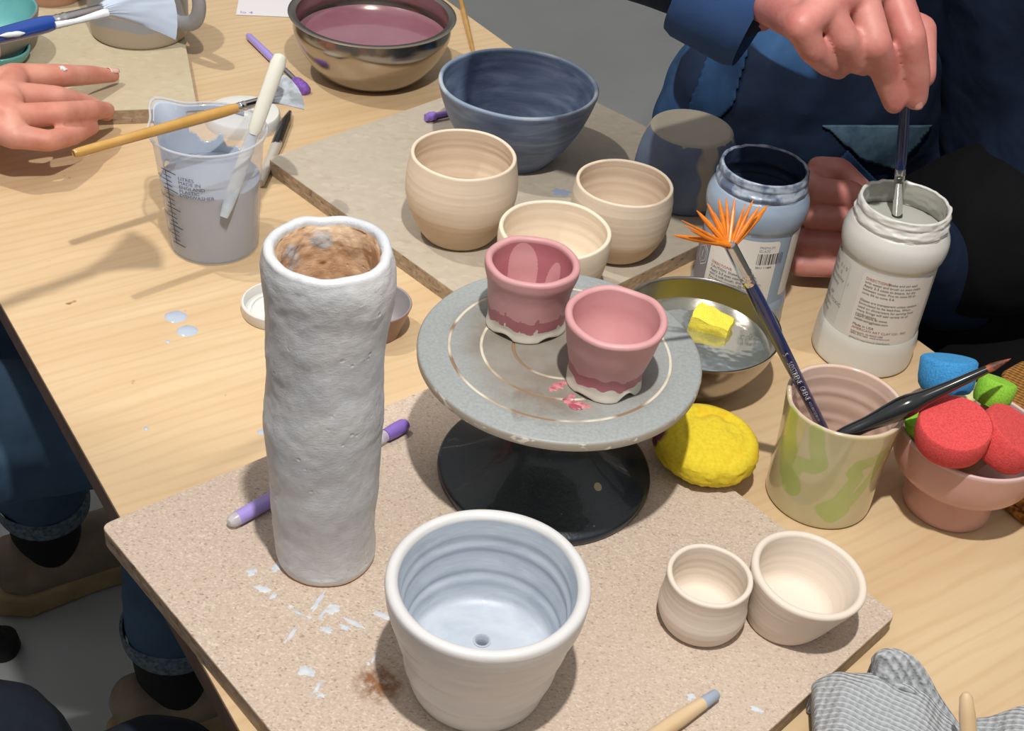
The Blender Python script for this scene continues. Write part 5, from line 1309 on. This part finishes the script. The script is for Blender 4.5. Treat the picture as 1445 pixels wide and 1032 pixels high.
        used_ = sorted({i for f in Fs for i in f}); mp_ = {o_: n_ for n_, o_ in enumerate(used_)}; V = [V[i] for i in used_]; Fs = [tuple(mp_[i] for i in f) for f in Fs]
        ob = link(name, pydata(V, Fs), m, o); sm = ob.modifiers.new('m', 'SMOOTH'); sm.iterations = 4; sl = ob.modifiers.new('s', 'SOLIDIFY'); sl.thickness = .0012; sl.offset = 0; apply_mods(ob)
        for p in ob.data.polygons: p.use_smooth = True
    mp = m_cloth('faded_denim', '5a7486', '33485a', 40, 1500, fold=.2); mb = m_cloth('mid_blue_denim', '27486e', '1c3452', 26, 1500, fold=.2)
    drape('pocket_patch', [(1150, 172), (1322, 170), (1300, 200), (1265, 242), (1212, 225)], mp)
    drape('denim_patch', [(1165, 232), (1196, 205), (1246, 255), (1240, 272), (1190, 262)], mb)
    drape('denim_patch', [(1002, 58), (1062, 70), (1040, 150), (1012, 175), (962, 172), (985, 110)], mb)
    drape('hem_band', [(1322, 262), (1380, 248), (1440, 225), (1444, 240), (1400, 262), (1345, 290), (1312, 292)], m_cloth('grey_green_band', '46504e', '38423f', 14, 1500, fold=.2))
    return o, fi, fm
pR, FI, FM = person_right()
# brush standing in the white jar, held by the person at the right
b0 = at(1266, 303, TZ + .114); b1 = at(1277, 156, .950)
d_ = (b1 - b0).normalized()
sb_, Lb = brush('flat_brush', b1 + (b1 - b0).normalized() * .03, b0, 'navy brush held upright in the white jar', M_BLUEH, .0040, .0038, .040)
link('bristles', lathe([(0, Lb - .001), (.0040, Lb), (.0042, Lb + .012), (.002, Lb + .02), (0, Lb + .021)], 20), simple('wet_dark_hair', '3c3a36', .3), sb_)
# ------------------------------------------------------------------ photographer's knees at the near left
def person_near():
    s = []; hip = Vector((-.26, -.02, .52))
    legs = [(hip + Vector((-.10, .0, 0)), at(-25, 1090, .50), Vector((-.36, .62, .08))), (hip + Vector((.09, 0, 0)), at(215, 1142, .50), Vector((-.22, .56, .08)))]
    for hp, kn, an in legs: s += chain([hip, hp, kn, kn.lerp(an, .5), an], [.10, .075, .05, .045, .03])
    s += chain([hip, hip + Vector((0, -.03, .3))], [.13, .11])
    o = organic('person', s, .008, M_SKIN1, smooth=4); tag(o, 'seated person at the near left, only navy knees showing at the bottom edge', 'person')
    js = []
    for hp, kn, an in legs: js += chain([hip, hp, kn, kn.lerp(an, .5), an], [.13, .10, .068, .065, .055])
    organic('trousers', js, .006, m_cloth('dark_navy_twill', '1c222c', '262c38', 30, 1400, fold=.3), o, 5, disp=lambda c: .002 * noise.noise(c * 20))
    return o
person_near()
# ------------------------------------------------------------------ seats
def chair():
    c = un(-.74, 1.14); t_ = thing('chair', c, 'pale wooden chair behind the person at the right, one post showing', 'chair')
    m = simple('beech_wood', 'c79a66', .45, 'b98a56', 40)
    def P(u, n, z): return un(u, n, z) - c
    pv = at(985, 88, .74) 
    link('seat', box(0, 0, .44, .40, .40, .03, .006), m, t_, rot=(0, 0, -.93), smooth=False)
    foot = pv + Vector((.0, .06, -.74)); top = pv + Vector((.012, -.02, .22))
    link('back_post', tube([foot - c, pv - c, top - c], [.007, .007, .0065], 16), m, t_)
    q = Vector((top.x + .36, top.y - .24, top.z)); f2 = q + Vector((0, .06, -.95))
    link('back_post', tube([f2 - c, q - c], [.007, .0065], 16), m, t_)
    for z in (.0, -.09): link('back_rail', tube([top - c + Vector((0, 0, z - .02)), q - c + Vector((0, 0, z - .02))], .006, 12), m, t_)
    for uu in (-.92, -.58): link('leg', tube([P(uu, .98, 0), P(uu, .98, .43)], [.013, .016], 14), m, t_)
chair()
def stool():
    c = Vector((-.90, .84, 0)); t_ = thing('stool', c, 'dark stool under the person at the left, one black foot showing on the floor', 'stool')
    m = simple('black_metal', '141416', .5)
    link('seat', lathe([(0, .40), (.15, .40), (.165, .41), (.165, .43), (.15, .44), (0, .44)], 48), m, t_)
    f0 = at(2, 906, .02); d = Vector((f0.x, f0.y, 0)) - c; r = d.length; a0 = math.atan2(d.y, d.x)
    for k in range(4):
        a = a0 + k * PI / 2; e = Vector((r * math.cos(a), r * math.sin(a), .03))
        l = link('leg', tube([Vector((.11 * math.cos(a), .11 * math.sin(a), .40)), e], [.012, .012], 14), m, t_)
        link('rubber_foot', lathe([(0, 0), (.018, .001), (.022, .010), (.020, .028), (.012, .036), (0, .037)], 24), simple('black_rubber', '0c0c0d', .8), l, loc=(e.x, e.y, 0))
stool()

# ------------------------------------------------------------------ light
def spot(name, loc, aim, power, col, size, radius):
    l = bpy.data.lights.new(name, 'SPOT'); l.energy = power; l.color = col; l.spot_size = size; l.spot_blend = .6; l.shadow_soft_size = radius
    o = bpy.data.objects.new(name, l); C.objects.link(o); o.location = loc
    o.rotation_euler = (Vector(aim) - Vector(loc)).to_track_quat('-Z', 'Y').to_euler(); return o
spot('track_spot_near', (.03, .24, 2.03), (.05, .85, .75), 66, (1, .955, .90), math.radians(125), .018)
spot('track_spot_left', (-.81, .93, 2.45), (-.2, 1.15, .75), 58, (1, .95, .88), math.radians(35), .02).data.spot_blend = .28
w = bpy.data.worlds.new('room_light'); bpy.context.scene.world = w; w.use_nodes = True
nt = w.node_tree; nt.nodes.clear(); ou = nt.nodes.new('ShaderNodeOutputWorld'); bg = nt.nodes.new('ShaderNodeBackground'); nt.links.new(bg.outputs[0], ou.inputs[0])
tc = nt.nodes.new('ShaderNodeTexCoord'); sx = nt.nodes.new('ShaderNodeSeparateXYZ'); nt.links.new(tc.outputs['Generated'], sx.inputs[0])
rp = nt.nodes.new('ShaderNodeValToRGB'); e = rp.color_ramp.elements; e[0].position = .25; e[0].color = (.16, .16, .165, 1); e[1].position = .8; e[1].color = (.55, .54, .53, 1)
nt.links.new(sx.outputs[2], rp.inputs[0]); nt.links.new(rp.outputs[0], bg.inputs[0]); bg.inputs[1].default_value = 1.05
sc = bpy.context.scene; sc.view_settings.view_transform = 'Standard'; sc.view_settings.look = 'None'; sc.view_settings.gamma = 1; sc.view_settings.exposure = 0; sc.view_settings.use_curve_mapping = False
